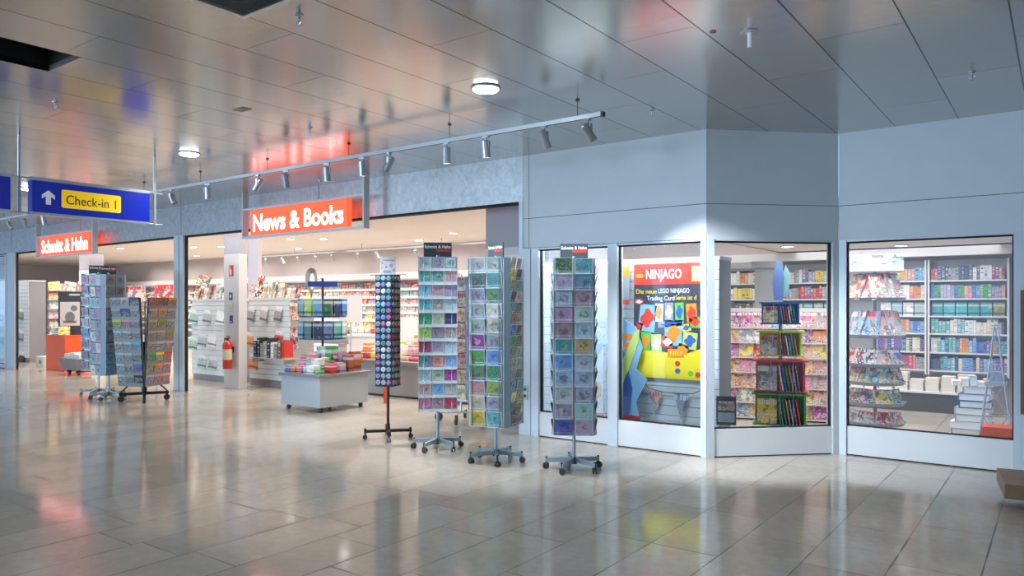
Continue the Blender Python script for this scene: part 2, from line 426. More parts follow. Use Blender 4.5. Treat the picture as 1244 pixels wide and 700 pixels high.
def window(name, L, loc, rz, posts, sill, top, kick_seams=()):
    """a glazed front: posts at given x ranges, lower panel, glass between"""
    e = struct(bpy.data.objects.new(name, None)); COL.objects.link(e); e.location = loc; e.rotation_euler = (0, 0, rz)
    m = MB()
    for a, b in posts: m.box(a, b, -.015, .11, 0, top)
    m.box(0, L, .0, .1, top - .02, top)
    m.build('window_frame', M['frame'], e)
    m = MB()
    for (a, b), (c, d) in zip(posts, posts[1:]): m.box(b + .002, c - .002, .005, .09, .012, sill)
    m.box(0, L, .02, .08, 0, .012, 1)
    m.build('kick_panel', [M['white'], M['gap']], e)
    m = MB(); g = MB()
    for (a, b), (c, d) in zip(posts, posts[1:]):
        for q in ((b, b + .012, sill, top - .02), (c - .012, c, sill, top - .02), (b, c, sill, sill + .012), (b, c, top - .035, top - .02)):
            m.box(q[0], q[1], .03, .07, q[2], q[3])
        gl = MB().box(b, c, .045, .053, sill, top - .02); gl.build('pane', M['glass'], e)
    m.build('gasket', M['gap'], e)
    return e


window('window_1', 5.17 + CA.x, (-5.17, FY, 0), 0, [(0, .12), (.13, .235), (1.155, 1.275), (2.225, 2.285)], .29, 2.215)
window('window_2', FL, (CA.x, CA.y, 0), FR, [(0, .075), (FL - .07, FL)], .285, 2.215)
window('window_3', 6, (CB.x, CB.y, 0), 0, [(0, .075), (1.505, 1.60), (3.3, 3.4)], .30, 2.215)
# posts of the open front
for k, (x0, x1, yy) in enumerate(((-12.93, -12.62, 0), (-20.45, -20.0, 0), (-5.22, -5.165, 0))):
    m = MB().box(x0, x1, FY - .01, FY + .07, 0, 2.79)
    m.box(x1, x1 + .03, FY + .03, FY + .07, 0, 2.76, 1)
    if k == 0: m.box(x0 + .17, x0 + .18, FY - .013, FY, 0, 2.78, 1)
    struct(m.build('trim_%d' % (k + 2), [M['frame'], M['gap']]))
# glazed front continuing at far left
window('window_4', 3.5, (-24, FY, 0), 0, [(0, .1), (3.45, 3.54)], .1, 2.76)
# shop shell
struct(MB().box(-30, 3, 13.0, 13.2, 0, CEIL).build('wall_back', M['shopwall']))
struct(MB().box(-30, -3.8, FY + .15, 13.0, SHOPC, SHOPC + .1).box(-3.8, 3.5, RY + .13, 13.0, 2.42, 2.52).box(-3.84, -3.76, 7.4, 13.0, 2.42, SHOPC).build('ceiling', M['shopceil'])).name = 'ceiling_shop'
struct(MB().box(-.345, -.26, RY + .12, 13.0, 0, 2.5).build('wall_side', M['lavender']))
struct(MB().box(-30.2, -30, FY, 13.2, 0, CEIL).build('wall_far', M['shopwall']))
# concourse enclosure behind and to the right of the viewer
struct(MB().box(5.0, 5.2, -9, RY, 0, CEIL).build('wall_end', M['white']))
# white band with grey rail above the magazine wall and the book wall
m = MB().box(-29, -4.0, 12.78, 12.999, 2.17, 2.32).box(-29, -4.0, 12.76, 12.79, 2.13, 2.17, 1)
struct(m.build('trim_5', [M['shopwhite'], M['greywall']]))
m = MB().box(-5.2, -.56, 12.6, 12.995, 2.27, 2.40)
struct(m.build('trim_6', M['shopwhite']))


# ------------------------------------------------------------------ pillars
def pillar(x0, x1, y0, y1, label, z1=SHOPC, split=2.25, mats=None):
    t = thing('pillar', label, 'pillar', ((x0 + x1) / 2, (y0 + y1) / 2, 0))
    a, b = (x1 - x0) / 2, (y1 - y0) / 2
    MB().box(-a, a, -b, b, 0, split).build('lower_shaft', M['shopwhite'], t)
    MB().box(-a + .002, a - .002, -b + .002, b - .002, split, z1).build('upper_shaft', M['lavender'], t)['label'] = 'lavender grey upper shaft'
    return t


PX0 = onY(272, 400, 8.0)[0]; PX1 = onY(290, 400, 8.0)[0]
pillar(PX0, PX1, 8.0, 8.17, 'white pillar carrying the red fire extinguisher and small signs', split=2.48)
pillar(onY(301, 300, 9.25)[0], onY(313, 300, 9.25)[0], 9.25, 9.35, 'slim grey pillar behind the right side of the extinguisher pillar', split=1.7)
pillar(onY(96, 300, 9.6)[0], onY(108, 300, 9.6)[0], 9.6, 10.0, 'white pillar behind the card spinners, right of the orange counter', split=2.5)
pillar(onY(590, 300, 7.85)[0], -5.22, 7.85, 8.2, 'square pillar behind the slatted panel beside the window post', split=2.3)


# ------------------------------------------------------------------ ceiling fixtures
def downlight(x, y, label, z=CEIL, r=.105, power=60, grp='round ceiling downlights of the concourse', cool=True):
    t = thing('downlight', label, 'ceiling light', (x, y, z), 0, grp)
    MB().lathe([(r, 0), (r * 1.14, -.003), (r * 1.14, -.012), (r * .98, -.014)], n=28).build('trim_ring', M['silver'], t, smooth=True)
    MB().lathe([(0, -.034), (r * .5, -.033), (r * .93, -.027), (r, -.018), (r, 0)], n=28).build('lens', M['lampcool'] if cool else M['lampwhite'], t, smooth=True)
    light('SPOT', 'downlight_glow', (x, y, z - .07), power, (.88, .94, 1) if cool else (1, .93, .84), .1, angle=radians(150), blend=.8)
    return t


downlight(-3.78, 4.76, 'bright round downlight above the track, nearest the white facade')
downlight(-8.2, 4.76, 'bright round downlight behind the track, right of the check-in sign')
downlight(-12.65, 4.76, 'bright round downlight seen just left of the blue check-in sign')
for x, y in ((.8, 4.76), (-1.5, .2), (-6, .2), (-10.5, .2), (-3.8, -4.3), (-8.2, -4.3), (-17, 4.76)):
    light('SPOT', 'concourse_light', (x, y, CEIL - .03), 38, (.85, .93, 1), .1, angle=radians(150), blend=.8)


def sprinkler(x, y, label, z=CEIL):
    t = thing('sprinkler', label, 'sprinkler', (x, y, z), 0, 'ceiling sprinkler heads')
    MB().lathe([(0, 0), (.028, 0), (.028, -.006), (.01, -.012), (.01, -.03), (0, -.03)], n=14).build('escutcheon', M['silver'], t)
    MB().path([(-.016, 0, -.03), (-.02, 0, -.045), (0, 0, -.062)], .0028).path([(.016, 0, -.03), (.02, 0, -.045), (0, 0, -.062)], .0028).tube((0, 0, -.03), (0, 0, -.06), .004).build('yoke', M['silver'], t)
    m = MB().tube((0, 0, -.062), (0, 0, -.064), .007)
    for k in range(8): m.at((0, 0, -.063), (0, 0, k * pi / 4)).box(.006, .022, -.003, .003, -.001, .001)
    m.build('deflector', M['silver'], t)


sprinkler(-3.75, 2.89, 'ceiling sprinkler beside the vent grille at the top edge')
sprinkler(-7.08, 2.87, 'ceiling sprinkler above the blue check-in sign')
sprinkler(-.55, 6.63, 'ceiling sprinkler high above the right window front')
sprinkler(-8.55, 6.95, 'ceiling sprinkler just in front of the metal fascia, right of the lit sign')
sprinkler(-3.0, 6.2, 'ceiling sprinkler right of the end of the lighting track')
sprinkler(-6.05, 4.79, 'ceiling sprinkler between the two brightest downlights')
t = thing('ceiling_sensor', 'round steel ceiling plate with a glass tube hanging below, upper right', 'sensor', (-1.63, 4.8, CEIL))
MB().lathe([(0, 0), (.055, 0), (.055, -.006), (.012, -.01), (0, -.01)], n=24).build('plate', M['silver'], t)
MB().tube((0, 0, -.01), (0, 0, -.1), .013).build('tube', M['signwhite'], t)
tag(MB().lathe([(0, 0), (.022, 0), (.02, -.006), (0, -.007)], n=16).build('ceiling_dot', mat('orange_dot', (.6, .16, .07), .5), loc=(-1.82, 4.66, CEIL)), 'small orange round marker on the ceiling beside the glass tube plate', 'marker')
tag(MB().box(-.08, .08, -.05, .05, -.004, 0).build('access_cover', mat('grey_cover', (.25, .24, .24), .5), loc=(-5.98, 3.98, CEIL)), 'small dark grey rectangular cover plate on the ceiling', 'cover')
t = thing('vent_grille', 'grey louvred vent grille in the ceiling at the top edge', 'vent', (-3.76, 1.9, CEIL))
MB().box(-.27, .27, -.8, -.77, -.02, 0).box(-.27, .27, .77, .8, -.02, 0).box(-.27, -.24, -.77, .77, -.02, 0).box(.24, .27, -.77, .77, -.02, 0).build('frame', M['silver'], t)
m = MB().box(-.24, .24, -.77, .77, -.004, -.001, 1)
for k in range(24): m.at((-.22 + k * .0195, 0, -.012), (0, radians(35), 0)).box(-.009, .009, -.77, .77, -.001, .001)
m.build('louvres', [M['silver'], M['gap']], t)


# ------------------------------------------------------------------ lighting tracks
def track(x0, x1, y, z, label, mt, wires, room=CEIL):
    t = thing('lighting_track', label, 'track', ((x0 + x1) / 2, y, z)); h = (x1 - x0) / 2
    MB().box(-h, h, -.018, .018, -.018, .018).box(-h, h, -.008, .008, -.0185, -.0175, 1).build('rail', [mt, M['gap']], t)
    for s in (-1, 1): MB().box(s * h - .012, s * h + .012, -.021, .021, -.021, .021).build('end_cap', M['blackmetal'], t)
    n = wires
    for k in range(n):
        x = -h + .25 + (2 * h - .5) * k / (n - 1)
        MB().tube((x, 0, .015), (x, 0, room - z), .003).lathe([(0, room - z - .012), (.018, room - z - .012), (.018, room - z), (0, room - z)], n=10, c=(x, 0)).build('suspension', M['blackmetal'], t)


def spotlight(x, y, z, yaw, tilt, label, lit, aim=True, grp='spotlights hanging from the long track', sc=1.0):
    t = thing('track_spotlight', label, 'spotlight', (x, y, z), yaw, grp)
    MB().box(-.035, .035, -.014, .014, -.035, -.019).tube((0, 0, -.035), (0, 0, -.07), .009).build('adapter', M['lampcup'], t)
    MB().box(-.046, -.042, -.012, .012, -.13, -.068).box(.042, .046, -.012, .012, -.13, -.068).box(-.046, .046, -.012, .012, -.072, -.068).build('yoke', M['lampcup'], t)
    b = MB().lathe([(0, .075), (.026, .075), (.036, .065), (.041, -.09), (.036, -.09), (.033, -.075), (0, -.075)], n=20).build('lamp_body', M['lampcup'], t, loc=(0, 0, -.13), rot=(tilt, 0, 0), smooth=False)
    MB().lathe([(0, -.079), (.033, -.079)], n=20).build('lens', M['lampwhite'] if lit else M['topgrey'], b)
    if lit:
        d = Matrix.Rotation(yaw, 3, 'Z') @ Matrix.Rotation(tilt, 3, 'X') @ Vector((0, 0, -1))
        p = Vector((x, y, z - .13)) + d * .1
        light('SPOT', 'spot_beam', p, lit, (.92, .95, 1), .03, angle=radians(62), blend=.7).rotation_euler = d.to_track_quat('-Z', 'Y').to_euler()
    return t


TZ = 3.16
track(-10.95, -3.12, 5.52, TZ, 'long pale blue lighting track hung under the ceiling along the shop front', M['frame'], 6)
SP = [(714, -.3, .75, 260, 'last spotlight at the free right end of the long track'),
      (661, -.2, .5, 90, 'pale grey spotlight second from the right track end, tilted to the facade'),
      (590, 0, .15, 110, 'spotlight right below the brightest ceiling downlight'),
      (542, 0, .06, 60, 'upright spotlight pointing straight down, above the twin signboard spinners'),
      (473, -1.2, -.5, 0, 'tilted spotlight right of the post of the orange sign'),
      (440, .2, .12, 60, 'spotlight directly above the right post of the orange sign'),
      (397, .3, .15, 90, 'spotlight above the last word of the orange sign'),
      (347, .5, .3, 110, 'lit spotlight above the ampersand of the orange sign'),
      (314, -1.2, -.6, 0, 'strongly tilted spotlight above the left end of the orange sign'),
      (252, .4, .1, 0, 'unlit spotlight above the middle shop front post'),
      (209, -1.2, .5, 0, 'leftmost spotlight on the long track, right of the blue sign')]
for px, yw, tl, lit, lb in SP: spotlight(onY(px, 0, 5.52)[0], 5.52, TZ, yw, tl, lb, lit)
track(-17.5, -12.6, 5.52, TZ - .02, 'short lighting track continuing behind the blue check-in sign', M['frame'], 4)
for px, yw, tl, lb in ((12, -1.2, .7, 'spotlight hanging left of the check-in sign, farthest left'), (30, .3, .4, 'spotlight under the pole between the two blue signs'),
                       (53, .2, .2, 'spotlight showing below the left end of the check-in sign'), (75, 1.0, .7, 'tilted spotlight showing just below the check-in sign arrow')):
    spotlight(onY(px, 0, 5.52)[0], 5.52, TZ - .02, yw, tl, lb, 0, grp='spotlights on the short left track')


# ------------------------------------------------------------------ hanging signs
def lightbox_sign(x0, x1, y, z0, z1, body, tx0, tx1, name, label, lh=.58):
    t = thing(name, label, 'sign', ((x0 + x1) / 2, y, z0)); h = (x1 - x0) / 2; H = z1 - z0
    for s_ in (-1, 1): MB().box(s_ * (h + .015) - .015, s_ * (h + .015) + .015, -.05, .05, 0, CEIL - z0).build('post', M['frame'], t)
    MB().box(-h, h, -.05, .05, 0, .035).box(-h, h, -.05, .05, H - .03, H).build('frame_rail', M['frame'], t)
    a, b = tx0 - (x0 + x1) / 2, tx1 - (x0 + x1) / 2
    f = MB().box(a, b, -.045, .045, .036, H - .031).build('illuminated_panel', M['lightbox'], t)
    wd = b - a
    text(body, wd * .94, (H - .07) * lh, M['letters'], parent=f, loc=(a + wd * .03, -.047, .036 + (H - .07) * (.5 - lh / 2)), bold=.03)
    return t


sg = lightbox_sign(-10.42, -7.66, 7.0, 2.59, 3.06, 'News & Books', -10.22, -7.98, 'hanging_sign', 'large lit orange sign reading News & Books in front of the fascia', .66)
sg2 = lightbox_sign(-18.1, -15.5, 7.0, 2.56, 3.04, 'Schmitt & Hahn', -17.9, -15.62, 'hanging_sign', 'lit orange sign reading Schmitt & Hahn at far left', .66)


def blue_sign(y0, y1, label, content):
    t = thing('direction_sign', label, 'sign', (-8.75, (y0 + y1) / 2, 2.5), pi / 2); h = (y1 - y0) / 2
    t.rotation_euler = (0, 0, pi / 2)                    # local -Y looks towards +X, local x runs along +Y
    MB().box(-h, h, -.055, .055, .025, .36).build('sign_panel', M['signblue'], t)
    MB().box(-h - .01, h + .002, -.06, .06, .36, .395).box(-h - .01, h + .002, -.06, .06, 0, .025).build('frame_rail', M['silver'], t)
    if content:
        m = MB().prism([(-.025, 0), (.025, 0), (.025, .09), (.063, .058), (.063, .1), (0, .152), (-.063, .1), (-.063, .058), (-.025, .09)], -.003, 0)
        m.build('arrow', M['signwhite'], t, loc=(-h + .155, -.056, .115))
        w2, h2, r = .315, .098, .02
        pts = []
        for cx, cz, a0 in ((w2 - r, h2 - r, 0), (-w2 + r, h2 - r, 1), (-w2 + r, -h2 + r, 2), (w2 - r, -h2 + r, 3)):
            for k in range(5): a = pi / 2 * (a0 + k / 4); pts.append((cx + r * cos(a), cz + r * sin(a)))
        b = MB().prism(pts, -.004, 0).build('yellow_field', M['signyellow'], t, loc=(-h + .60, -.056, .195))
        text('Check-in 1', .53, .105, M['signdark'], parent=b, loc=(-.27, -.005, -.055), bold=.004)
    return t


blue_sign(3.3, 4.55, 'blue hanging sign with white arrow and yellow field reading Check-in 1', True)
blue_sign(1.9, 3.1, 'plain blue end of a second hanging sign cut by the left edge', False)
for y, lb in ((3.2, 'thin pole hanging between the two blue signs'), (4.64, 'thin pole hanging at the right end of the check-in sign')):
    t = thing('sign_pole', lb, 'pole', (-8.75, y, 2.5))
    MB().tube((0, 0, 0), (0, 0, CEIL - 2.5), .017, n=14).build('tube', M['silver'], t)
    MB().tube((0, -.1, .385), (0, .1, .385), .008).tube((0, -.1, .012), (0, .1, .012), .008).build('cross_bar', M['silver'], t)

# ------------------------------------------------------------------ shared small meshes
def proto(name, mb, mats):
    o = bpy.data.objects.new(name, mb.mesh(name, mats)); return o     # not linked: only a source for copies


CARD = proto('greeting_card', MB().box(-.5, .5, -.004, 0, 0, 1), M['card'])
MAG = proto('magazine', MB().box(-.5, .5, -.006, 0, 0, 1), M['magazine'])
NEWS = proto('newspaper', MB().box(-.5, .5, -.01, 0, 0, 1), M['newspaper'])
_b = MB().box(-.5, .5, -.5, -.44, 0, 1).box(-.5, -.42, -.44, .5, 0, 1).box(.42, .5, -.44, .5, 0, 1).box(-.42, .42, -.44, .48, .02, .98, 1)
BOOK = proto('book', _b, [M['spine'], M['paper']])       # unit book, spine towards -Y
_b = MB().box(-.5, .5, -.5, .5, 0, .08).box(-.5, .5, -.5, .5, .92, 1).box(-.5, -.46, -.5, .5, .08, .92).box(-.46, .49, -.48, .48, .08, .92, 1)
FLATBOOK = proto('book', _b, [M['obj'], M['paper']])
_b = MB().box(-.5, .5, -.5, .5, 0, 1)
BOX = proto('boxed_item', _b, M['pack'])


def caster(parent, x, y, r=.026, mt=None):
    c = MB().tube((0, 0, r * 2 + .02), (0, 0, r * 2 - .005), .008).box(-.012, .012, -.02, .02, r * 1.5, r * 2 + .004)
    c.build('caster', M['caster'], parent, loc=(x, y, 0))
    o = parent.children[-1] if parent.children else None
    for s in (-1, 1): c2 = MB().tube((s * .007, .008, r), (s * .02, .008, r), r, n=14).build('wheel', M['caster'], parent, loc=(x, y, 0))


def star_base(t, n, R, a0, mt, hub_z=.085, hw=.016):
    MB().tube((0, 0, hub_z - .03), (0, 0, hub_z + .03), .032, n=14).build('hub', M['blackmetal'], t)
    for k in range(n):
        a = a0 + 2 * pi * k / n
        m = MB().add([(.025, -hw, .07), (R, -hw * .8, .062), (R, hw * .8, .062), (.025, hw, .07), (.025, -hw, .115), (R, -hw * .8, .098), (R, hw * .8, .098), (.025, hw, .115)],
                     [(0, 3, 2, 1), (4, 5, 6, 7), (0, 1, 5, 4), (1, 2, 6, 5), (2, 3, 7, 6), (3, 0, 4, 7)])
        l = m.build('leg', mt, t, rot=(0, 0, a))
        c = MB().tube((0, 0, .05), (0, 0, .112), .011).box(-.02, .02, -.012, .012, .038, .056).build('caster', M['caster'], l, loc=(R - .008, 0, 0), rot=(0, 0, .6 * k))
        m = MB()
        for s in (-1, 1): m.tube((.008, s * .008, .027), (.008, s * .021, .027), .0265, n=16)
        # the wheel pair belongs to the caster's own mesh
        c.data = MB().tube((0, 0, .05), (0, 0, .112), .011).box(-.02, .02, -.007, .007, .03, .056).tube((.008, .008, .0265), (.008, .021, .0265), .0265, n=16).tube((.008, -.021, .0265), (.008, -.008, .0265), .0265, n=16).mesh('caster', M['caster'])


def sign_board(t, z, w_, h_, yaw=0, body='Schmitt & Hahn', y=0):
    s = MB().box(-w_ / 2, w_ / 2, -.006, .006, 0, h_).build('header_sign', M['slate'], t, loc=(0, y, z), rot=(0, 0, yaw))
    text(body, w_ * .92, h_ * .22, M['signwhite'], parent=s, loc=(-w_ * .46, -.0075, h_ * .62), bold=.012)
    MB().box(-w_ * .05, w_ * .45, -.0085, -.006, h_ * .40, h_ * .55).build('red_stripe', M['redstripe'], s)
    return s


RNG = random.Random(3)


def spinner(x, y, yaw, faces, z0, z1, side, label, rows=11, legs=5, a0=0.0, where='', sign=True, sw=.27, sh=.15, R=.27, syaw=0, chamf=.035, back=None, lip=0):
    """square card spinner; faces: dict direction -> (columns, rows, colours or None, card width, height, tilt)"""
    t = thing('card_spinner', label, 'card stand', (x, y, 0), yaw, 'card spinners in front of the shop')
    star_base(t, legs, R, a0, M['rack'])
    MB().tube((0, 0, .11), (0, 0, z1 + .03), .0165, n=14).build('pole', M['rack'], t)
    hs = side / 2
    m = MB()
    for sx in (-1, 1):
        for sy in (-1, 1):
            m.at((sx * (hs - .012), sy * (hs - .012), 0), (0, 0, atan2(-sx, sy) if True else 0)).box(-chamf, chamf, -.003, .003, z0, z1)
    m.at().box(-hs + .02, hs - .02, -hs + .02, hs - .02, z0, z0 + .012).box(-hs + .02, hs - .02, -hs + .02, hs - .02, z1 - .012, z1)
    m.build('rack_frame', M['rack'], t)
    for f, (cols, nr, colours, cw, ch, tilt) in faces.items():
        ang = {'front': 0, 'right': pi / 2, 'back': pi, 'left': -pi / 2}[f]
        pitch = (z1 - z0) / nr; wm = MB()
        span = cols * cw * 1.08
        wm.box(-span / 2, span / 2, -hs + .012, -hs + .016, z0, z1)
        for c in range(cols + 1):
            xx = -span / 2 + c * span / cols
            wm.box(xx - .0016, xx + .0016, -hs - .0035, -hs + .016, z0, z1, 1)
        for r in range(nr):
            zb = z1 - (r + 1) * pitch
            for (yy, zz) in ((-.030, zb + .028), (-.024, zb + .004)):
                wm.box(-span / 2, span / 2, -hs + yy - .0012, -hs + yy + .0012, zz - .0012, zz + .0012, 1)
            for c in range(cols):
                xc = -span / 2 + (c + .5) * span / cols
                for s in (-.3, .3): wm.box(xc + s * cw - .001, xc + s * cw + .001, -hs - .0305, -hs - .0285, zb, zb + .028, 1)
                wm.box(xc - .45 * cw, xc + .45 * cw, -hs - .03, -hs + .01, zb + .0005, zb + .002, 1)
        if lip:
            for r in range(nr): wm.box(-span / 2, span / 2, -hs - .012, -hs - .002, z1 - (r + 1) * pitch, z1 - (r + 1) * pitch + lip, 1)
        wm.build('wire_rack', [back or M['rack'], M['wire']], t, rot=(0, 0, ang))
        for r in range(nr):
            zb = z1 - (r + 1) * pitch + lip
            for c in range(cols):
                key = colours[r][c] if colours else RNG.choice(['pale_blue', 'pale_grey', 'teal', 'cream', 'pale_green', 'lilac', 'grey', 'white'])
                xc = -span / 2 + (c + .5) * span / cols
                p = Matrix.Rotation(yaw + ang, 3, 'Z') @ Vector((xc, -hs - .004 - (.0 if tilt < .1 else .0), zb + .006))
                col = ['left', 'right'][c] if cols == 2 else ['left', 'middle', 'right'][c]
                rowname = 'bottom' if r == nr - 1 else ORD[r + 1]
                hh = ch * RNG.uniform(.95, 1.02)
                inst(CARD, 'greeting_card', '%s card, %s row, %s column, %s face of %s' % (cn(key), rowname, col, f, where), 'greeting card',
                     'cards in the ' + where, (x + p.x, y + p.y, p.z), (tilt, 0, yaw + ang), (cw * .97, 1, hh), tuple(k * RNG.uniform(.85, 1.1) for k in C[key]))
    if sign: sign_board(t, z1 + .005, sw, sh, syaw)
    return t


k = lambda s: [q.split() for q in s.split('/')]
W2 = k('pale_blue grey pale_blue/teal teal rose/sky_blue mauve lilac/turquoise grey pale_blue/green pale_green navy/lime mauve grey/crimson lilac pale_blue/teal salmon sky_blue/pale_blue pale_green magenta/rose sky_blue pale_grey/pink mauve red')
W3 = k('pale_grey pale_green/dark_green teal/lilac green/pale_grey white/pale_blue cream/magenta pale_blue/green sky_blue/green green/rose lime/cream pale_blue/yellow turquoise')
W3R = k('tan grey/yellow navy/olive teal/navy salmon/teal dark_green/rust tan/blue brown/green brown/grey pale_grey/tan pale_grey/grey tan/pale_blue pale_blue/cream yellow/dark_green olive/brown grey')
W4 = k('dark_green teal/lilac teal/pale_blue mauve/lilac pale_blue/mauve pale_blue/teal tan/sky_blue pale_blue/pale_blue pale_blue/pale_grey pale_grey/lilac pale_blue/blue lilac')
PB = ['white', 'pale_grey']
x2, y2 = -5.40, 5.97
spinner(x2, y2, face_cam(x2, y2) + .02, {'front': (3, 11, W2, .125, .118, .05), 'right': (2, 11, None, .12, .13, .16), 'left': (2, 11, None, .12, .13, .16)}, .425, 2.05, .36,
        'three-column card spinner with dark header sign, beside the black badge stand', a0=.35, where='three-column spinner', sw=.30, sh=.16, back=M['wire'], lip=.026)
x3, y3 = -4.50, 5.83
spinner(x3, y3, face_cam(x3, y3) - radians(27), {'front': (2, 11, W3, .170, .15, .14), 'right': (2, 15, W3R, .115, .115, .24)}, .37, 2.0, .40,
        'turned card spinner with colourful large cards and a narrow second face', a0=.2, where='turned spinner', sw=.26, sh=.15, syaw=-.5, chamf=.062)
x4, y4 = -3.69, 5.98
spinner(x4, y4, face_cam(x4, y4), {'front': (2, 11, W4, .172, .145, .10), 'right': (2, 11, None, .15, .14, .22), 'left': (2, 11, None, .15, .14, .22)}, .35, 1.975, .36,
        'card spinner with square pastel cards, standing in front of the closed window', a0=.5, where='window-side spinner', sw=.26, sh=.14)
xa, ya = -13.25, 6.05
P1 = [[RNG.choice(['pale_blue', 'pale_grey', 'teal', 'grey', 'lilac', 'sky_blue']) for _ in range(2)] for _ in range(9)]
P2 = [[RNG.choice(['pale_blue', 'sky_blue', 'teal', 'blue', 'pale_grey', 'rose']) for _ in range(2)] for _ in range(9)]
spinner(xa, ya, face_cam(xa, ya) - radians(44), {'front': (2, 9, P1, .15, .16, .14), 'right': (2, 9, P2, .15, .16, .14)}, .43, 2.07, .38,
        'far left card spinner with pale blue cards, beside the orange counter', where='far left spinner', sw=.29, sh=.14, syaw=.77, chamf=.05)
xb, yb = -12.62, 5.92
P3 = [[RNG.choice(['pale_blue', 'white', 'pale_grey', 'lilac']) for _ in range(2)] for _ in range(9)]
P4 = [[RNG.choice(['pale_blue', 'sky_blue', 'white', 'grey']) for _ in range(2)] for _ in range(9)]
spinner(xb, yb, face_cam(xb, yb) + radians(28), {'front': (2, 9, P4, .15, .16, .14), 'left': (2, 9, P3, .15, .16, .14)}, .40, 2.04, .38,
        'card spinner half hidden behind the newspaper stand', where='half-hidden spinner', sw=.22, sh=.13, syaw=-.4, chamf=.04)

# ------------------------------------------------------------------ badge stand
xs, ys = -6.27, 6.08; yw = face_cam(xs, ys) - radians(29)
t = thing('badge_stand', 'narrow black revolving stand covered with round badges', 'display stand', (xs, ys, 0), yw)
for kx in range(4):
    a = .55 + kx * pi / 2
    l = MB().box(.02, .27, -.019, .019, .075, .108).box(.245, .272, -.021, .021, .07, .125).build('leg', M['blackmetal'], t, rot=(0, 0, a))
    MB().tube((0, 0, .05), (0, 0, .08), .009).tube((.006, -.018, .0265), (.006, -.006, .0265), .0265, n=16).tube((.006, .006, .0265), (.006, .018, .0265), .0265, n=16).build('caster', M['caster'], l, loc=(.255, 0, 0))
MB().tube((0, 0, .075), (0, 0, .62), .0175, n=14).tube((0, 0, .07), (0, 0, .17), .024, n=14).build('pole', M['blackmetal'], t)
h = .105
MB().box(-h, h, -h, h, .61, 1.89).build('display_box', mat('dark_blue_display_felt', (.012, .03, .07), .7), t)
MB().tube((-.24, 0, 1.892), (.24, 0, 1.892), .004).build('top_wire', M['blackmetal'], t)
b = MB().box(-.09, .09, -.003, .003, 1.895, 2.10).build('header_card', M['paper'], t, rot=(0, 0, radians(29)))
BADGE = proto('badge', MB().tube((0, 0, 0), (0, -.006, 0), .029, 0, 18).tube((0, -.006, 0), (0, -.009, 0), .029, 0, 18, .022), M['card'])
cs1 = ['sky_blue', 'pale_blue', 'lilac', 'turquoise', 'blue', 'teal', 'magenta', 'white']
cs2 = ['tan', 'brown', 'red', 'orange', 'pale_grey', 'mauve', 'olive', 'grey']
MB().tube((.035, -.004, 2.0), (.035, -.006, 2.0), .022).tube((-.065, -.004, 2.03), (-.065, -.006, 2.03), .011).tube((-.02, -.004, 1.985), (-.02, -.006, 1.985), .014).tube((.066, -.004, 1.95), (.066, -.006, 1.95), .018).tube((-.07, -.004, 1.97), (-.07, -.006, 1.97), .008).box(-.055, .035, -.005, -.003, 1.915, 1.945).box(-.06, .07, -.005, -.003, 2.055, 2.07).build('printed_dots', mat('pale_badge_print', (.35, .42, .60), .5), b)
for f, ang, cs in (('front', 0, cs1), ('side', pi / 2, cs2)):
    for r in range(17):
        for c in range(3):
            key = RNG.choice(cs)
            p = Matrix.Rotation(yw + ang, 3, 'Z') @ Vector(((c - 1) * .068, -h, 1.85 - r * .0745))
            inst(BADGE, 'badge', 'round %s badge, %s row, %s of three on the %s of the badge stand' % (cn(key), 'bottom' if r == 16 else ORD[r + 1], ['left', 'middle', 'right'][c], f), 'badge',
                 'round badges on the black stand', (xs + p.x, ys + p.y, p.z), (0, 0, yw + ang), None, C[key])

# ------------------------------------------------------------------ newspaper stand
xn, yn = -11.88, 6.13
t = thing('newspaper_stand', 'black wheeled newspaper stand with outward leaning panels full of papers', 'newspaper stand', (xn, yn, 0), face_cam(xn, yn) + pi / 4)
star = [(a * pi / 2 + pi / 4) for a in range(4)]
for a in star:
    l = MB().box(.0, .36, -.022, .022, .10, .145).build('leg', M['blackmetal'], t, rot=(0, 0, a))
    MB().tube((.34, 0, .145), (.12, 0, .36), .011).build('brace', M['blackmetal'], t, rot=(0, 0, a))
    MB().box(-.012, .012, -.01, .01, .05, .10).tube((.0, -.022, .048), (.0, .022, .048), .048, n=18).build('caster', M['caster'], l, loc=(.33, 0, 0))
MB().tube((0, 0, .10), (0, 0, .5), .04, n=16).tube((0, 0, .5), (0, 0, .95), .02, n=12).build('pole', M['blackmetal'], t)
yn0 = face_cam(xn, yn) + pi / 4
lean = radians(5)
NCOL = {'left': [['grey', 'pale_grey', 'navy'], ['grey', 'navy', 'grey'], ['lime', 'rose', 'grey'], ['pale_blue', 'pale_grey', 'grey'], ['pale_grey', 'pale_blue', 'sky_blue'], ['pale_blue', 'pale_grey', 'grey'], ['pale_blue', 'grey', 'blue'], ['pale_grey', 'grey', 'black']],
        'right': [['rust', 'brown', 'orange'], ['tan', 'orange', 'grey'], ['tan', 'olive', 'grey'], ['grey', 'tan', 'olive'], ['grey', 'pale_grey', 'rose'], ['green', 'yellow', 'red'], ['olive', 'orange', 'pink'], ['lilac', 'pink', 'salmon']]}
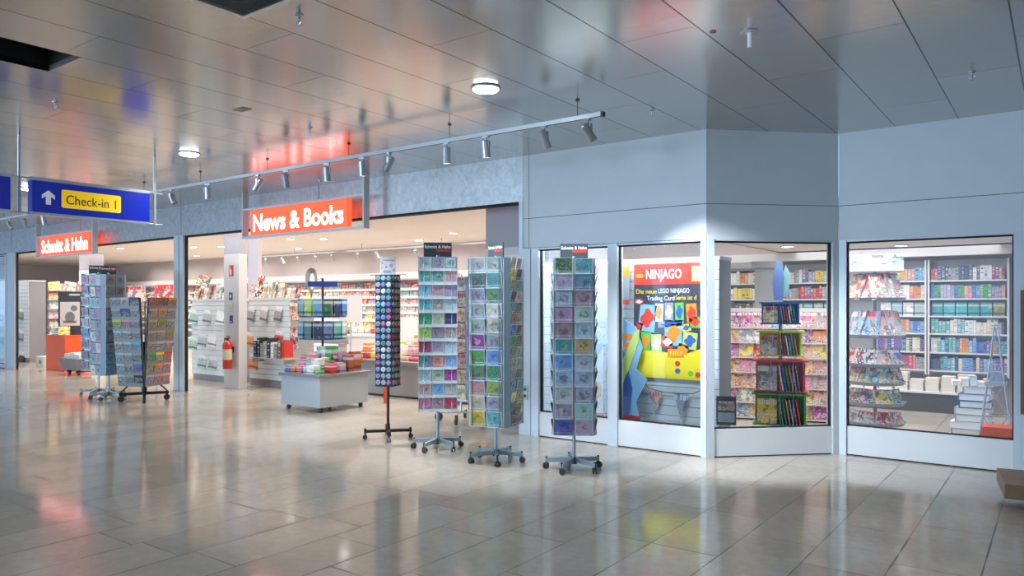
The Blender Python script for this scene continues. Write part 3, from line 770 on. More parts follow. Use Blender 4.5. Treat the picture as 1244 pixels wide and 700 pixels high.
for f, ang in (('left', -pi / 2), ('right', 0), ('back', pi / 2), ('far', pi)):
    PH = 1.40; base = Vector((0, -.245, .26))
    wt, wb = .58, .50
    m = MB()
    # leaning panel: local frame, x across, z up the panel
    m.add([(-wb / 2, 0, 0), (wb / 2, 0, 0), (wt / 2, 0, PH), (-wt / 2, 0, PH), (-wb / 2, .012, 0), (wb / 2, .012, 0), (wt / 2, .012, PH), (-wt / 2, .012, PH)],
          [(0, 1, 2, 3), (7, 6, 5, 4), (0, 4, 5, 1), (1, 5, 6, 2), (2, 6, 7, 3), (3, 7, 4, 0)])
    for r in range(8):
        z = PH - (r + 1) * PH / 8
        if r == 7: z = .0
        ww = wb + (wt - wb) * z / PH
        m.box(-ww / 2, ww / 2, -.03, -.026, z, z + .055, 0).box(-ww / 2, ww / 2, -.03, 0, z, z + .004, 0)
    Rz = Matrix.Rotation(ang, 3, 'Z')
    p = m.build('paper_rack', M['topgrey'], t, loc=tuple(Rz @ base), rot=(lean, 0, ang))
    if f in NCOL:
        Rw = Matrix.Rotation(yn0 + ang, 3, 'Z') @ Matrix.Rotation(lean, 3, 'X'); o0 = Vector((xn, yn, 0)) + Matrix.Rotation(yn0 + ang, 3, 'Z') @ base
        for r in range(8):
            z = PH - (r + 1) * PH / 8 + .006
            if r == 7: z = .01
            ww = (wb + (wt - wb) * z / PH) / 3
            for c in range(3):
                key = NCOL[f][r][c]
                q = o0 + Rw @ Vector(((c - 1) * ww, -.010, z))
                inst(NEWS, 'newspaper', '%s-headed paper, %s row, %s of the %s panel of the newspaper stand' % (cn(key), 'bottom' if r == 7 else ORD[r + 1], ['left side', 'middle', 'right side'][c], f), 'newspaper',
                     'papers on the black newspaper stand', q, (lean + radians(5), 0, yn0 + ang), (ww * .96, 1, .178 if r < 7 else .175), C[key])

# ------------------------------------------------------------------ slat walls and the racks beside the pillar
def slatwall(x0, x1, y0, y1, z1, label, z0=.12, end_mat=None, pitch=.1):
    t = thing('slatwall_panel', label, 'display wall', ((x0 + x1) / 2, (y0 + y1) / 2, 0)); a, b = (x1 - x0) / 2, (y1 - y0) / 2
    m = MB(); z = z0; n = int((z1 - z0 - .04) / pitch); pp = (z1 - z0 - .04) / n
    for i in range(n): m.box(-a, a, -b, -b + .018, z0 + i * pp + .008, z0 + (i + 1) * pp)
    m.box(-a, a, -b + .012, b, z0, z1 - .04, 1)
    m.build('slats', [M['slat'], end_mat or M['lavender']], t)
    MB().box(-a - .01, a + .01, -b - .01, b, z1 - .04, z1).build('cap', M['shopwhite'], t)
    MB().box(-a, a, -b + .03, b, 0, z0).build('plinth', M['greywall'], t)
    return t


slatwall(-5.12, -2.9, 7.6, 7.94, 2.06, 'white slatted display wall behind the closed window panes', end_mat=M['greywall'])
slatwall(-5.80, -5.24, 7.6, 7.75, 2.22, 'white slatted panel behind the turned spinner, beside the door post')
slatwall(onY(233, 400, 8.5)[0], onY(272, 400, 8.5)[0] + .35, 8.5, 8.9, 1.66, 'white slatted gondola left of the extinguisher pillar')
GX0, GX1 = onY(303, 400, 8.6)[0], onY(352, 400, 8.6)[0]
slatwall(GX0, GX1, 8.6, 9.15, 1.67, 'white slatted gondola right of the pillar, with orange packs', end_mat=M['greywall'])
slatwall(-22.75, -22.1, 8.3, 8.72, 2.2, 'white slatted display wall at far left behind the front post', end_mat=M['greywall'])
PACK = proto('hanging_pack', MB().box(-.5, .5, -.03, -.01, 0, .82).box(-.5, .5, -.018, -.014, .82, 1, 1).tube((0, .0, .93), (0, -.06, .93), .004, 1), [M['pack'], M['paper']])


def packs(spots, y, w_, h_, keys, what, where, grp, rz=.3):
    for i, (px, py) in enumerate(spots):
        p = onY(px, py, y); kk = keys[i % len(keys)]
        inst(PACK, 'hanging_pack', '%s %s, %s on %s' % (cn(kk), what, grp[i], where), 'pack', what + ' on the ' + where, (p[0], y - .012, p[2] - h_ / 2), (radians(-4), radians(8), rz), (w_, 1, h_), C[kk])


packs([(236, 385), (252, 385), (268, 386), (235, 417), (246, 413), (258, 413), (246, 439), (259, 441)], 8.49, .20, .27, ['pale_green', 'pale_grey', 'white'], 'sleeved pack', 'gondola left of the pillar',
      ['upper left', 'upper middle', 'upper right', 'middle row far left', 'middle row second', 'middle row third', 'lower left', 'lower right'])
packs([(305, 382), (321, 382), (338, 382)], 8.59, .2, .3, ['grey', 'pale_grey', 'grey'], 'blister pack', 'gondola right of the pillar', ['upper left', 'upper middle', 'upper right'], 0)
packs([(303, 412), (322, 419), (339, 411), (308, 440)], 8.59, .2, .27, ['orange', 'orange', 'red'], 'glossy orange-red pack', 'gondola right of the pillar', ['left', 'middle', 'right', 'lowest'])
packs([(26, 382), (26, 408), (27, 435), (24, 442)], 8.29, .2, .3, ['grey', 'grey', 'black'], 'dark pack', 'far left slatted wall', ['topmost', 'second', 'third', 'lowest'])
packs([(2, 385), (3, 412), (2, 438)], 8.29, .2, .3, ['grey', 'teal', 'grey'], 'pack', 'slatted wall at the left image edge', ['upper', 'middle', 'lower'])
slatwall(-24.9, -23.1, 8.3, 8.5, 2.2, 'slatted wall behind the glazed front at the left edge')
# posters on the gondola end
for (px, py, w_, h_, key, lb) in ((358, 378, .24, .34, 'tan', 'portrait poster at the top of the grey gondola end'), (357, 403, .17, .2, 'purple', 'upper purple notice on the gondola end'),
                             (357, 417, .17, .2, 'navy', 'lower dark blue notice on the gondola end')):
    X = GX1 + .003; kq = RT[0] * (px - CX) / F + FW[0]; d = X / kq; p = at(px, py, d)
    o = inst(MAG, 'poster', lb, 'poster', None, (X, p[1], p[2] - h_ / 2), (0, 0, pi / 2), (w_, 1, h_), C[key])
# pillar signs and extinguisher
def plate(px, py, w_, h_, y, name, label, cat, bg, marks=()):
    p = onY(px, py, y); t = thing(name, label, cat, (p[0], y, p[2] - h_ / 2))
    b = MB().box(-w_ / 2, w_ / 2, -.005, 0, 0, h_).build('plate', bg, t)
    for (nm, a, b2, c, d, mm) in marks: MB().box(a * w_, b2 * w_, -.007, -.005, c * h_, d * h_).build(nm, mm, t)
    return t


M['signred'] = mat('sign_red', (.7, .03, .02), .4); M['markblue'] = mat('sign_mark_blue', (.02, .06, .30), .4); M['plainwhite'] = mat('plain_white', (.62, .62, .63), .5)
plate(281, 329, .145, .2, 7.998, 'fire_sign', 'red and white fire extinguisher sign high on the pillar', 'sign', M['signred'], (('extinguisher_symbol', -.12, .12, .12, .62, M['plainwhite']), ('flame_symbol', -.38, -.2, .1, .9, M['plainwhite'])))
plate(280.5, 360, .1, .14, 7.998, 'notice_plate', 'small blue notice on the pillar below the fire sign', 'sign', M['markblue'], (('white_symbol', -.25, .25, .3, .7, M['plainwhite']),))
plate(280.5, 375, .14, .18, 7.998, 'notice_plate', 'pale square notice on the pillar between two blue ones', 'sign', M['shopwhite'], (('printed_lines', -.3, .3, .2, .24, M['lavender']), ('printed_lines', -.3, .3, .5, .54, M['lavender'])))
plate(281, 388, .1, .14, 7.998, 'notice_plate', 'lower dark blue notice on the pillar above the extinguisher', 'sign', M['markblue'], (('white_symbol', -.3, .3, .15, .25, M['plainwhite']),))
p = onY(275, 400, 7.86); t = thing('fire_extinguisher', 'red fire extinguisher with black valve hanging on the white pillar', 'fire extinguisher', (p[0], 7.88, .37))
MB().lathe([(0, 0), (.078, 0), (.083, .01), (.083, .44), (.06, .50), (.025, .52), (0, .52)], n=24).build('cylinder', M['red'], t, smooth=True)
MB().tube((0, 0, .51), (0, 0, .56), .022).box(-.02, .08, -.012, .012, .56, .575).box(-.02, .075, -.01, .01, .585, .6).build('valve', M['black'], t)
MB().path([(-.02, 0, .55), (-.075, 0, .56), (-.1, 0, .48), (-.097, 0, .12)], .011, n=8).build('hose', M['black'], t)
MB().lathe([(.0838, .17), (.0838, .36)], n=24).build('instruction_label', mat('cream_label', (.7, .62, .5), .5), t)
MB().box(-.03, .03, .08, .12, .3, .4).build('wall_bracket', M['blackmetal'], t)

# things along the tops of the gondolas
def stand_row(spots, y, z, grp, where, h0=.22, w0=.2):
    for i, (px, key, hh) in enumerate(spots):
        p = onY(px, 0, y)
        inst(MAG, 'book', '%s book propped up, %s from left along the %s' % (cn(key), NTH[i + 1], where), 'book', grp, (p[0], y, z), (radians(-14), radians(RNG.uniform(-3, 3)), RNG.uniform(-.6, .2)), (w0, 2.5, hh), C[key])


stand_row([(236, 'cream', .22), (240, 'orange', .24), (243, 'rust', .3), (248, 'pale_grey', .25), (253, 'brown', .28), (258, 'tan', .24), (264, 'pale_grey', .32), (269, 'navy', .3)], 8.6, 1.66, 'books on the left gondola top', 'left gondola top')
stand_row([(306, 'grey', .3), (313, 'black', .45), (319, 'tan', .3), (325, 'pale_grey', .33), (332, 'brown', .34), (338, 'grey', .3), (344, 'tan', .22), (349, 'cream', .2), (355, 'rose', .2), (360, 'black', .22)], 8.75, 1.67, 'books on the right gondola top', 'right gondola top')
p = onY(247, 340, 8.75); t = thing('topper_display', 'dark slanted picture display standing above the books on the left gondola', 'display', (p[0], 8.75, 1.66))
MB().box(-.02, .02, -.02, .02, 0, .32).build('stand', M['blackmetal'], t)
inst_o = MB().box(-.22, .22, -.02, 0, 0, .22).build('picture_board', M['magazine'], t, loc=(0, -.03, .28), rot=(radians(-20), radians(8), 0), color=(.05, .12, .2))
# small shelf of books low on the right gondola
p = onY(333, 447, 8.45); t = thing('bracket_shelf', 'grey shelf at the foot of the right gondola, holding books', 'shelf', (p[0], 8.45, .55))
MB().box(-.62, .55, -.14, .14, 0, .02).build('board', M['lightgrey'], t)
for s in (-.5, .45): MB().box(s - .006, s + .006, -.12, .14, -.08, 0).build('bracket', M['lightgrey'], t)
for i in range(9):
    key = ['navy', 'black', 'grey', 'pale_grey', 'black', 'white', 'grey', 'brown', 'red'][i]; hh = RNG.uniform(.26, .40)
    inst(BOOK, 'book', '%s book, %s from left on the low grey shelf of the gondola' % (cn(key), NTH[i + 1]), 'book', 'books on the low gondola shelf', (p[0] - .45 + i * .105, 8.45, .57), (0, 0, 0), (.085, .2, hh), C[key])

# ------------------------------------------------------------------ grey promotion table on wheels
gx0, gx1, gy0, gy1 = -9.35, -8.47, 6.88, 7.80
t = thing('promotion_table', 'grey box-shaped promotion table on casters in the shop entrance', 'table', ((gx0 + gx1) / 2, (gy0 + gy1) / 2, 0)); a, b = (gx1 - gx0) / 2, (gy1 - gy0) / 2
MB().box(-a, a, -b, b, .075, .50).build('body', M['lightgrey'], t, bevel=.004)
MB().box(-a - .03, a + .03, -b - .03, b + .03, .50, .545).build('top', M['topgrey'], t, bevel=.004)
for sx in (-1, 1):
    for sy in (-1, 1):
        MB().box(-.02, .02, -.02, .02, .05, .075).tube((0, -.015, .035), (0, .015, .035), .035, n=16).build('caster', M['caster'], t, loc=(sx * (a - .08), sy * (b - .08), 0))
items = []
r2 = random.Random(11)
TBL = ['blue', 'pale_blue', 'red', 'teal', 'yellow', 'orange', 'white', 'lilac', 'sky_blue', 'cream', 'pink', 'green', 'rust', 'navy']
NAMES = ['box', 'box', 'book stack block', 'gift box']
gi = 0
for row, (yy, hs_) in enumerate(((gy0 + .09, (.06, .12)), (gy0 + .28, (.09, .2)), (gy0 + .47, (.12, .26)), (gy0 + .68, (.16, .42)), (gy0 + .86, (.1, .3)))):
    x = gx0 + .04; i = 0
    while x < gx1 - .1:
        ww = r2.uniform(.08, .17); hh = r2.uniform(*hs_); key = TBL[(gi * 5 + row * 3) % len(TBL)]; gi += 1; i += 1
        if x + ww > gx1 + .01: break
        inst(BOX, 'gift_box', '%s boxed article, %s from left, %s row on the grey promotion table' % (cn(key), NTH[i], ['front', 'second', 'middle', 'fourth', 'back'][row]), 'box', 'boxed articles on the promotion table',
             (x + ww / 2, yy, .545), (0, 0, r2.uniform(-.12, .12)), (ww * .9, r2.uniform(.09, .14), hh), C[key])
        x += ww + .01

# rotating display of blister packs behind the table
xr, yr = at(392, 400, 12.3)[:2]
t = thing('pack_carousel', 'two-tier blue carousel of packs with a blue sign on top, behind the table', 'display stand', (xr, yr, 0), face_cam(xr, yr))
MB().tube((0, 0, 0), (0, 0, 1.98), .02).lathe([(0, 0), (.3, 0), (.3, .03), (0, .05)], n=24).build('pole', M['blackmetal'], t)
for z in (.98, 1.34): MB().lathe([(0, z), (.38, z), (.38, z + .03), (0, z + .03)], n=24).build('tier', mat('blue_tier', (.03, .09, .22), .4), t)
MB().box(-.24, .24, -.012, .012, 1.84, 1.93).build('header_sign', M['markblue'], t)
kk = ['lime', 'teal', 'navy', 'sky_blue', 'pale_blue', 'blue', 'dark_green']
for ti, z in enumerate((1.01, 1.37)):
    for i in range(8):
        a = face_cam(xr, yr) + (i - 3.5) * .42; key = kk[(i * 3 + ti) % 7]
        q = Matrix.Rotation(a, 3, 'Z') @ Vector((0, -.37, 0))
        inst(BOX, 'blister_pack', '%s pack, %s from left on the %s tier of the blue carousel' % (cn(key), NTH[i + 1], ['lower', 'upper'][ti]), 'pack', 'packs on the blue carousel', (xr + q.x, yr + q.y, z), (0, 0, a), (.13, .05, .27), C[key])
# crates and boxes below the carousel
for i, (px, py, dd, w_, h_, key, lb) in enumerate(((381, 441, 11.9, .2, .36, 'cream', 'tall cream carton behind the table, left of the dark pack'), (370, 445, 12.0, .12, .28, 'salmon', 'narrow cream carton at the left below the carousel'),
                                               (396, 436, 12.0, .14, .24, 'black', 'black pack below the carousel'), (412, 438, 12.1, .16, .28, 'olive', 'green pack right below the carousel'),
                                               (427, 440, 11.9, .18, .26, 'yellow', 'yellow carton right of the carousel'), (438, 440, 11.9, .08, .3, 'orange', 'upright orange pack right of the yellow carton'))):
    p = at(px, py, dd)
    inst(BOX, 'carton', lb, 'box', None, (p[0], p[1], .60), (0, 0, face_cam(p[0], p[1])), (w_, .1, max(.15, p[2] + h_ / 2 - .60)), C[key])
t = thing('display_table', 'low grey display table behind the promotion table, in front of the magazine wall', 'table', (-8.9, 9.35, 0), 0)
MB().box(-1.5, 1.5, -.5, .5, .03, .54).build('body', M['greywall'], t); MB().box(-1.54, 1.54, -.54, .54, .54, .60).build('top', M['topgrey'], t)
MB().box(-1.45, 1.45, -.45, .45, 0, .03).build('plinth', M['dark'], t)
for i in range(26):
    key = r2.choice(['cream', 'pink', 'rose', 'salmon', 'white', 'orange', 'red', 'pale_blue', 'tan', 'yellow'])
    row = i // 13; c = i % 13
    inst(BOX, 'small_article', '%s article, %s from left, %s row of the low grey display table' % (cn(key), NTH[c + 1], ['front', 'back'][row]), 'box', 'articles on the low grey display table', (-10.3 + c * .23, 9.05 + row * .45, .60), (0, 0, r2.uniform(-.2, .2)), (.16, .14, r2.uniform(.06, .16) + row * .08), C[key])
tag(MB().box(-.02, .02, -.012, .012, 0, .52).build('red_panel', M['redcounter'], loc=(-8.52, 8.2, 0)), 'narrow upright red panel right behind the grey promotion table', 'panel')

# ------------------------------------------------------------------ magazine wall
def mag_bay(x0, x1, label, rows, z_top, z_bot, y=12.99, depth=.38):
    t = thing('magazine_rack', label, 'magazine rack', ((x0 + x1) / 2, y, 0), 0); a = (x1 - x0) / 2
    MB().box(-a, a, -.05, 0, 0, 2.1).build('back_panel', M['shopwhite'], t)
    for r in range(rows):
        z = z_top - (z_top - z_bot) * r / (rows - 1)
        y1 = -.08 - .05 * r
        MB().box(-a, a, y1 - .07, -.05, z - .015, z).box(-a, a, y1 - .072, y1 - .068, z - .015, z + .045).build('shelf', M['shopwhite'], t)
    MB().box(-a, a, -.55, -.05, 0, .50).box(-a, a, -.58, -.05, .50, .54).build('base_cabinet', M['shopwhite'], t)
    return t


MAGC = ['salmon', 'cream', 'white', 'pale_blue', 'rose', 'red', 'orange', 'yellow', 'teal', 'grey', 'pale_grey', 'tan', 'pink', 'brown', 'lilac']
bays = [(-17.8, -15.3), (-15.3, -12.8), (-12.8, -10.3), (-10.3, -7.9)]
bn = ['under the penguin cutout', 'left of the badge stand', 'between badge stand and card spinner', 'behind the three-column spinner']
nm = ['first', 'second', 'third', 'last']
ZR = [1.90, 1.71, 1.52, 1.33, 1.14, .95, .76]
for bi, (x0, x1) in enumerate(bays):
    mag_bay(x0, x1, 'white wall rack of magazines, %s' % bn[bi], 7, ZR[0], ZR[-1])
    n = 9
    for r in range(7):
        for c in range(n):
            key = r2.choice(MAGC)
            inst(MAG, 'magazine', '%s magazine, %s from left, %s shelf of the %s wall rack' % (cn(key), NTH[c + 1], ORD[r + 1] if r < 6 else 'bottom', nm[bi]), 'magazine', 'magazines on the back wall racks',
                 (x0 + (c + .5) * (x1 - x0) / n, 12.99 - .10 - .05 * r, ZR[r] + .002), (radians(-12), 0, 0), (.255, 1, r2.uniform(.17, .23)), C[key])
MB_ = mag_bay(-26.5, -19.3, 'white wall rack of magazines at far left behind the orange counter', 7, ZR[0], ZR[-1])
for r in range(5):
    for c in range(15):
        key = r2.choice(['salmon', 'rose', 'red', 'cream', 'white', 'pale_blue', 'yellow', 'pink'])
        inst(MAG, 'magazine', '%s magazine, %s from left, %s shelf of the far left wall rack' % (cn(key), NTH[c + 1], ORD[r + 1]), 'magazine', 'magazines on the far left wall rack',
             (-26.3 + c * .46, 12.89 - .05 * r, ZR[r] + .002), (radians(-12), 0, 0), (.40, 1, .26), C[key])
# category lettering on the white band
for x, s in ((-15.9, 'Sport'), (-13.6, 'Musik'), (-11.2, 'Politik')):
    t = thing('category_sign', 'small grey category word on the white band above the magazines, reading %s' % s, 'lettering', (x, 12.775, 2.2))
    text(s, .34, .07, M['topgrey'], parent=t)
# penguin cutout
px_, py_ = at(378, 350, 14.5)[:2]
t = thing('penguin_cutout', 'dark grey and white penguin cutout standing above the magazine displays', 'cutout', (px_, py_, 1.80), face_cam(px_, py_) )
pts = [(0 + .11 * cos(a) * (1 + .25 * sin(a)), .22 + .24 * sin(a)) for a in [i * 2 * pi / 24 for i in range(24)]]
MB().prism(pts, 0, .02).prism([(-.07, .4), (-.02, .47), (.05, .46), (.07, .38), (0, .34)], 0, .02).prism([(.05, .43), (.12, .41), (.05, .39)], 0, .02).build('body', M['topgrey'], t)
MB().prism([(.045 * cos(a) + .02, .2 + .16 * sin(a)) for a in [i * 2 * pi / 16 for i in range(16)]], -.006, 0).build('white_belly', M['plainwhite'], t)
MB().box(-.01, .01, 0, .02, -.45, .0).box(-.12, .12, -.05, .08, -1.8, -1.78).box(-.012, .012, 0, .02, -1.78, -.4).build('support', M['blackmetal'], t)
# freestanding white sign in front of the magazine wall
p = at(426, 377, 14.3)
t = thing('notice_board', 'blank white notice board standing before the magazine wall', 'sign', (p[0], p[1], 0), face_cam(p[0], p[1]))
MB().box(-.22, .22, -.01, .01, 1.2, 1.73).build('board', M['plainwhite'], t); MB().tube((0, .02, 0), (0, .02, 1.3), .015).box(-.2, .2, -.15, .15, 0, .02).build('post', M['lightgrey'], t)
# white shelf unit right of it
p = at(447, 430, 15.2)
t = thing('display_counter', 'white counter with small goods, between table and badge stand', 'counter', (p[0], p[1], 0), face_cam(p[0], p[1]))
MB().box(-.38, .38, -.2, .2, .0, .9).box(-.4, .4, -.22, .22, .9, .95).build('body', M['shopwhite'], t)
for i in range(7):
    key = ['brown', 'white', 'cream', 'pale_grey', 'red', 'orange', 'salmon'][i]
    q = Vector((p[0], p[1], 0)) + Matrix.Rotation(face_cam(p[0], p[1]), 3, 'Z') @ Vector((-.38 + i * .125, 0, 0))
    inst(BOX, 'small_article', '%s article, %s from left on the white counter' % (cn(key), NTH[i + 1]), 'box', 'articles on the white counter', (q.x, q.y, .95), (0, 0, .6), (.1, .1, r2.uniform(.08, .2)), C[key])

# interior shop downlights and track
IL = [(-9.72, 11.2), (-13.4, 10.1), (-12.8, 10.5), (-17.2, 10.1), (-16.5, 10.4), (-20.1, 11.9), (-15.6, 12.0), (-11.4, 12.0), (-6.5, 11.6), (-7.4, 9.6), (-5.4, 11.2), (-10.4, 9.0), (-19, 9.2), (-22, 10)]
def scr(x, y): return (x * RT[0] + y * RT[1]) / (x * FW[0] + y * FW[1])


IL.sort(key=lambda q_: scr(*q_))
for i, (x, y) in enumerate(IL):
    t = thing('downlight', 'small lit downlight in the cream shop ceiling, %s from left' % NTH[i + 1], 'ceiling light', (x, y, SHOPC), 0, 'lit downlights in the cream shop ceiling')
    MB().lathe([(.08, 0), (.1, -.002), (.1, -.012), (.08, -.012)], n=20).build('trim_ring', M['plainwhite'], t); MB().lathe([(0, -.012), (.08, -.012), (.08, 0)], n=20).build('lens', M['lampwhite'], t)
for i, (x, y) in enumerate(sorted(((-1.97, 11.1), (-1.9, 12.2), (-3.3, 11.4), (-2.9, 9.8), (-1.2, 9.4)), key=lambda q_: scr(*q_))):
    t = thing('downlight', 'small lit downlight in the lower ceiling behind the right windows, %s from left' % NTH[i + 1], 'ceiling light', (x, y, 2.42), 0, 'lit downlights in the lower shop ceiling')
    MB().lathe([(.08, 0), (.1, -.002), (.1, -.012), (.08, -.012)], n=20).build('trim_ring', M['plainwhite'], t); MB().lathe([(0, -.012), (.08, -.012), (.08, 0)], n=20).build('lens', M['lampwhite'], t)
track(-18.5, -8.0, 12.0, 2.82, 'inner lighting track in front of the magazine wall', M['lightgrey'], 5, SHOPC)
for i, px in enumerate((323, 343, 362, 383, 404, 435, 458, 505)):
    X = onY(px, 0, 12.0)[0]
    spotlight(X, 12.0, 2.82, [.6, -.8, .2, 1, -.5, .4, -1, .2][i], .45, 'grey spotlight, %s from left on the inner shop track' % NTH[i + 1], 0, grp='spotlights on the inner shop track')

# ------------------------------------------------------------------ orange counter and the far left shop
rx, ry = -18.95, 8.0
t = thing('counter', 'bright orange-red box counter at far left inside the shop', 'counter', (rx, ry, 0), radians(0))
MB().box(-.55, .45, -.3, .3, 0, .80).build('body', M['redcounter'], t, bevel=.004)
MB().box(-.56, .46, -.31, .31, .80, .83).build('top', M['redcounter'], t)
t = thing('poster_stand', 'dark framed poster stand with a black and white figure, on the orange counter', 'poster', (rx + .12, ry - .05, .83), face_cam(rx, ry))
MB().box(-.24, .24, -.0, .03, 0, 1.02).prism([(.2, 0), (.33, 0), (.26, .45), (.2, .6)], .0, .03).build('board', M['slate'], t)
f = MB().box(-.2, .2, -.006, 0, .22, .78).build('print', M['plainwhite'], t)
MB().prism([(.1 * cos(a) - .0, .42 + .13 * sin(a)) for a in [i * pi / 8 for i in range(16)]], -.009, -.006).prism([(.07 * cos(a) + .08, .63 + .07 * sin(a)) for a in [i * pi / 8 for i in range(16)]], -.009, -.006).box(-.14, .13, -.009, -.006, .28, .34).build('printed_figure', M['topgrey'], f)
MB().box(-.02, .2, -.005, 0, .93, .97).build('printed_lines', M['plainwhite'], t)
for i, (dx, key, lb) in enumerate(((-.15, 'teal', 'teal book leaning at the foot of the dark poster on the orange counter'), (.22, 'yellow', 'yellow-green leaflet leaning on the orange counter'))):
    inst(MAG, 'book', lb, 'book', None, (rx + dx, ry - .22, .832), (radians(-35), 0, face_cam(rx, ry)), (.24, 3, .24), C[key])
t = thing('paper_trolley', 'dark low trolley with stacked white papers, right of the orange counter', 'trolley', (-17.62, 7.62, 0), 0)
MB().add([(-.3, -.2, .1), (.3, -.2, .1), (.3, .2, .1), (-.3, .2, .1), (-.42, -.25, .36), (.42, -.25, .36), (.42, .25, .36), (-.42, .25, .36)], [(0, 3, 2, 1), (4, 5, 6, 7), (0, 1, 5, 4), (1, 2, 6, 5), (2, 3, 7, 6), (3, 0, 4, 7)]).build('bin', M['topgrey'], t)
for s in (-1, 1): MB().tube((s * .22, -.12, .05), (s * .22, -.08, .05), .05, n=14).box(s * .22 - .02, s * .22 + .02, -.15, .15, .05, .11).build('caster', M['caster'], t)
for i in range(3): inst(FLATBOOK, 'paper_stack', '%s stack of white papers on the dark low trolley' % ['left', 'middle', 'right'][i], 'papers', 'paper stacks on the low trolley', (-17.62 - .25 + i * .25, 7.62, .36), (0, 0, 0), (.22, .3, .09 + .03 * (i == 1)), C['white'])
# leaflets cascade left of the counter
t = thing('magazine_cascade', 'tall wire cascade of tilted magazines left of the orange counter', 'magazine rack', (-21.15, 8.75, 0), face_cam(-21.15, 8.75))
MB().box(-.34, -.32, -.02, .02, 0, 2.1).box(.98, 1.0, -.02, .02, 0, 2.1).build('upright', M['lightgrey'], t)
MB().box(-.34, 1.0, 0, .02, .3, 2.1).build('back_panel', M['shopwhite'], t)
for r in range(7): MB().box(-.34, 1.0, -.14, 0, 1.9 - r * .24, 1.91 - r * .24).build('shelf', M['shopwhite'], t)
yc = face_cam(-21.15, 8.75)
for r in range(7):
    for c in range(4):
        if r > 4 and c > 1: continue
        key = r2.choice(['yellow', 'red', 'salmon', 'grey', 'cream', 'orange', 'white', 'pale_blue', 'rose'])
        q = Vector((-21.15, 8.75, 0)) + Matrix.Rotation(yc, 3, 'Z') @ Vector((-.17 + c * .32, -.12, 0))
        inst(MAG, 'magazine', '%s magazine, %s row, %s from left of the cascade by the orange counter' % (cn(key), ORD[r + 1], NTH[c + 1]), 'magazine', 'magazines in the wire cascade', (q.x, q.y, 1.915 - r * .24), (radians(-22), radians(r2.uniform(-9, 9)), yc), (.27, 2, .25), C[key])
tag(MB().box(-.22, .22, -.15, .15, 0, .26).box(-.08, .08, -.152, -.15, .08, .17, 1).build('carton', [M['plainwhite'], mat('green_mark', (.05, .35, .15), .5)], loc=(-20.35, 8.05, 0)), 'white carton with a green mark on the floor left of the orange counter', 'carton')
# low dark table behind the newspaper stand with headline posters above
for i, (px, lb) in enumerate(((166, 'left'), (200, 'right'))):
    p = onY(px, 352, 11.0)
    t = thing('header_poster', 'colourful header poster, %s one above the newspaper stand' % lb, 'poster', (p[0], 11.0, 0))
    MB().box(-.5, .5, -.02, 0, 1.62, 2.1).build('board', M['magazine'], t, color=C[['lilac', 'red'][i]]); MB().box(-.48, -.44, 0, .02, 0, 1.62).box(.44, .48, 0, .02, 0, 1.62).build('post', M['blackmetal'], t)

# wheeled rack between the card spinners
xw, yw_ = at(560, 505, 9.9)[:2]; aw = face_cam(xw, yw_) - .5
t = thing('magazine_spinner', 'wheeled rack of pale brochures between the card spinners, inside the shop', 'display stand', (xw, yw_, 0), aw)
MB().tube((0, 0, .12), (0, 0, 1.95), .016).build('pole', M['silver'], t)
MB().box(-.2, .2, -.2, .2, .30, .315).box(-.2, .2, -.2, .2, 1.9, 1.91).box(-.005, .005, -.2, .2, .31, 1.9).box(-.2, .2, -.005, .005, .31, 1.9).build('rack_frame', M['wire'], t)
for kx in range(4):
    l = MB().tube((0, 0, .12), (.3, 0, .11), .012).build('leg', M['silver'], t, rot=(0, 0, kx * pi / 2 + .3))
    MB().tube((.3, -.015, .055), (.3, .015, .055), .055, n=18).box(.29, .31, -.02, .02, .05, .12).build('caster', M['caster'], l)
for f, ang in (('front', 0), ('side', pi / 2), ('left', -pi / 2)):
    for r in range(8):
        for c in range(2):
            key = r2.choice(['white', 'salmon', 'tan', 'pale_blue', 'lilac', 'orange', 'cream', 'mauve'])
            q = Matrix.Rotation(aw + ang, 3, 'Z') @ Vector((-.1 + c * .2, -.2, 0))
            inst(MAG, 'brochure', '%s brochure, %s row, %s column on the %s of the wheeled rack' % (cn(key), ORD[r + 1], ['left', 'right'][c], f), 'brochure', 'brochures on the wheeled rack', (xw + q.x, yw_ + q.y, 1.72 - r * .2), (radians(8), 0, aw + ang), (.17, 1, .19), C[key])
# shelf block seen between badge stand and three-column spinner
t = thing('shelf_unit', 'low dark-based shelf with white goods seen right of the badge stand', 'shelf', (*at(498, 440, 14.6)[:2], 0), face_cam(*at(498, 440, 14.6)[:2]))
MB().box(-.4, .4, -.25, .25, 0, .5).build('base_cabinet', M['greywall'], t); MB().box(-.42, .42, -.27, .27, .5, .53).box(-.42, .42, .2, .24, .53, 1.3).build('shelf_board', M['shopwhite'], t)
for i in range(5):
    key = ['cream', 'lime', 'pale_grey', 'orange', 'white'][i]; q = Vector((*at(498, 440, 14.6)[:2], 0)) + Matrix.Rotation(face_cam(*at(498, 440, 14.6)[:2]), 3, 'Z') @ Vector((-.3 + i * .15, 0, 0))
    inst(BOX, 'carton', '%s carton, %s from left on the low shelf right of the badge stand' % (cn(key), NTH[i + 1]), 'box', 'cartons on the low shelf', (q.x, q.y, .53), (0, 0, .6), (.12, .12, r2.uniform(.2, .42)), C[key])

# ------------------------------------------------------------------ closed window: posters and cutouts in front of the slats
WY = 7.56
def poster_board(x0, x1, z0, z1, y, name, label, face): 
    t = thing(name, label, 'poster', ((x0 + x1) / 2, y, z0)); a = (x1 - x0) / 2
    return t, MB().box(-a, a, -.008, 0, 0, z1 - z0).build('sheet', face, t), a, z1 - z0


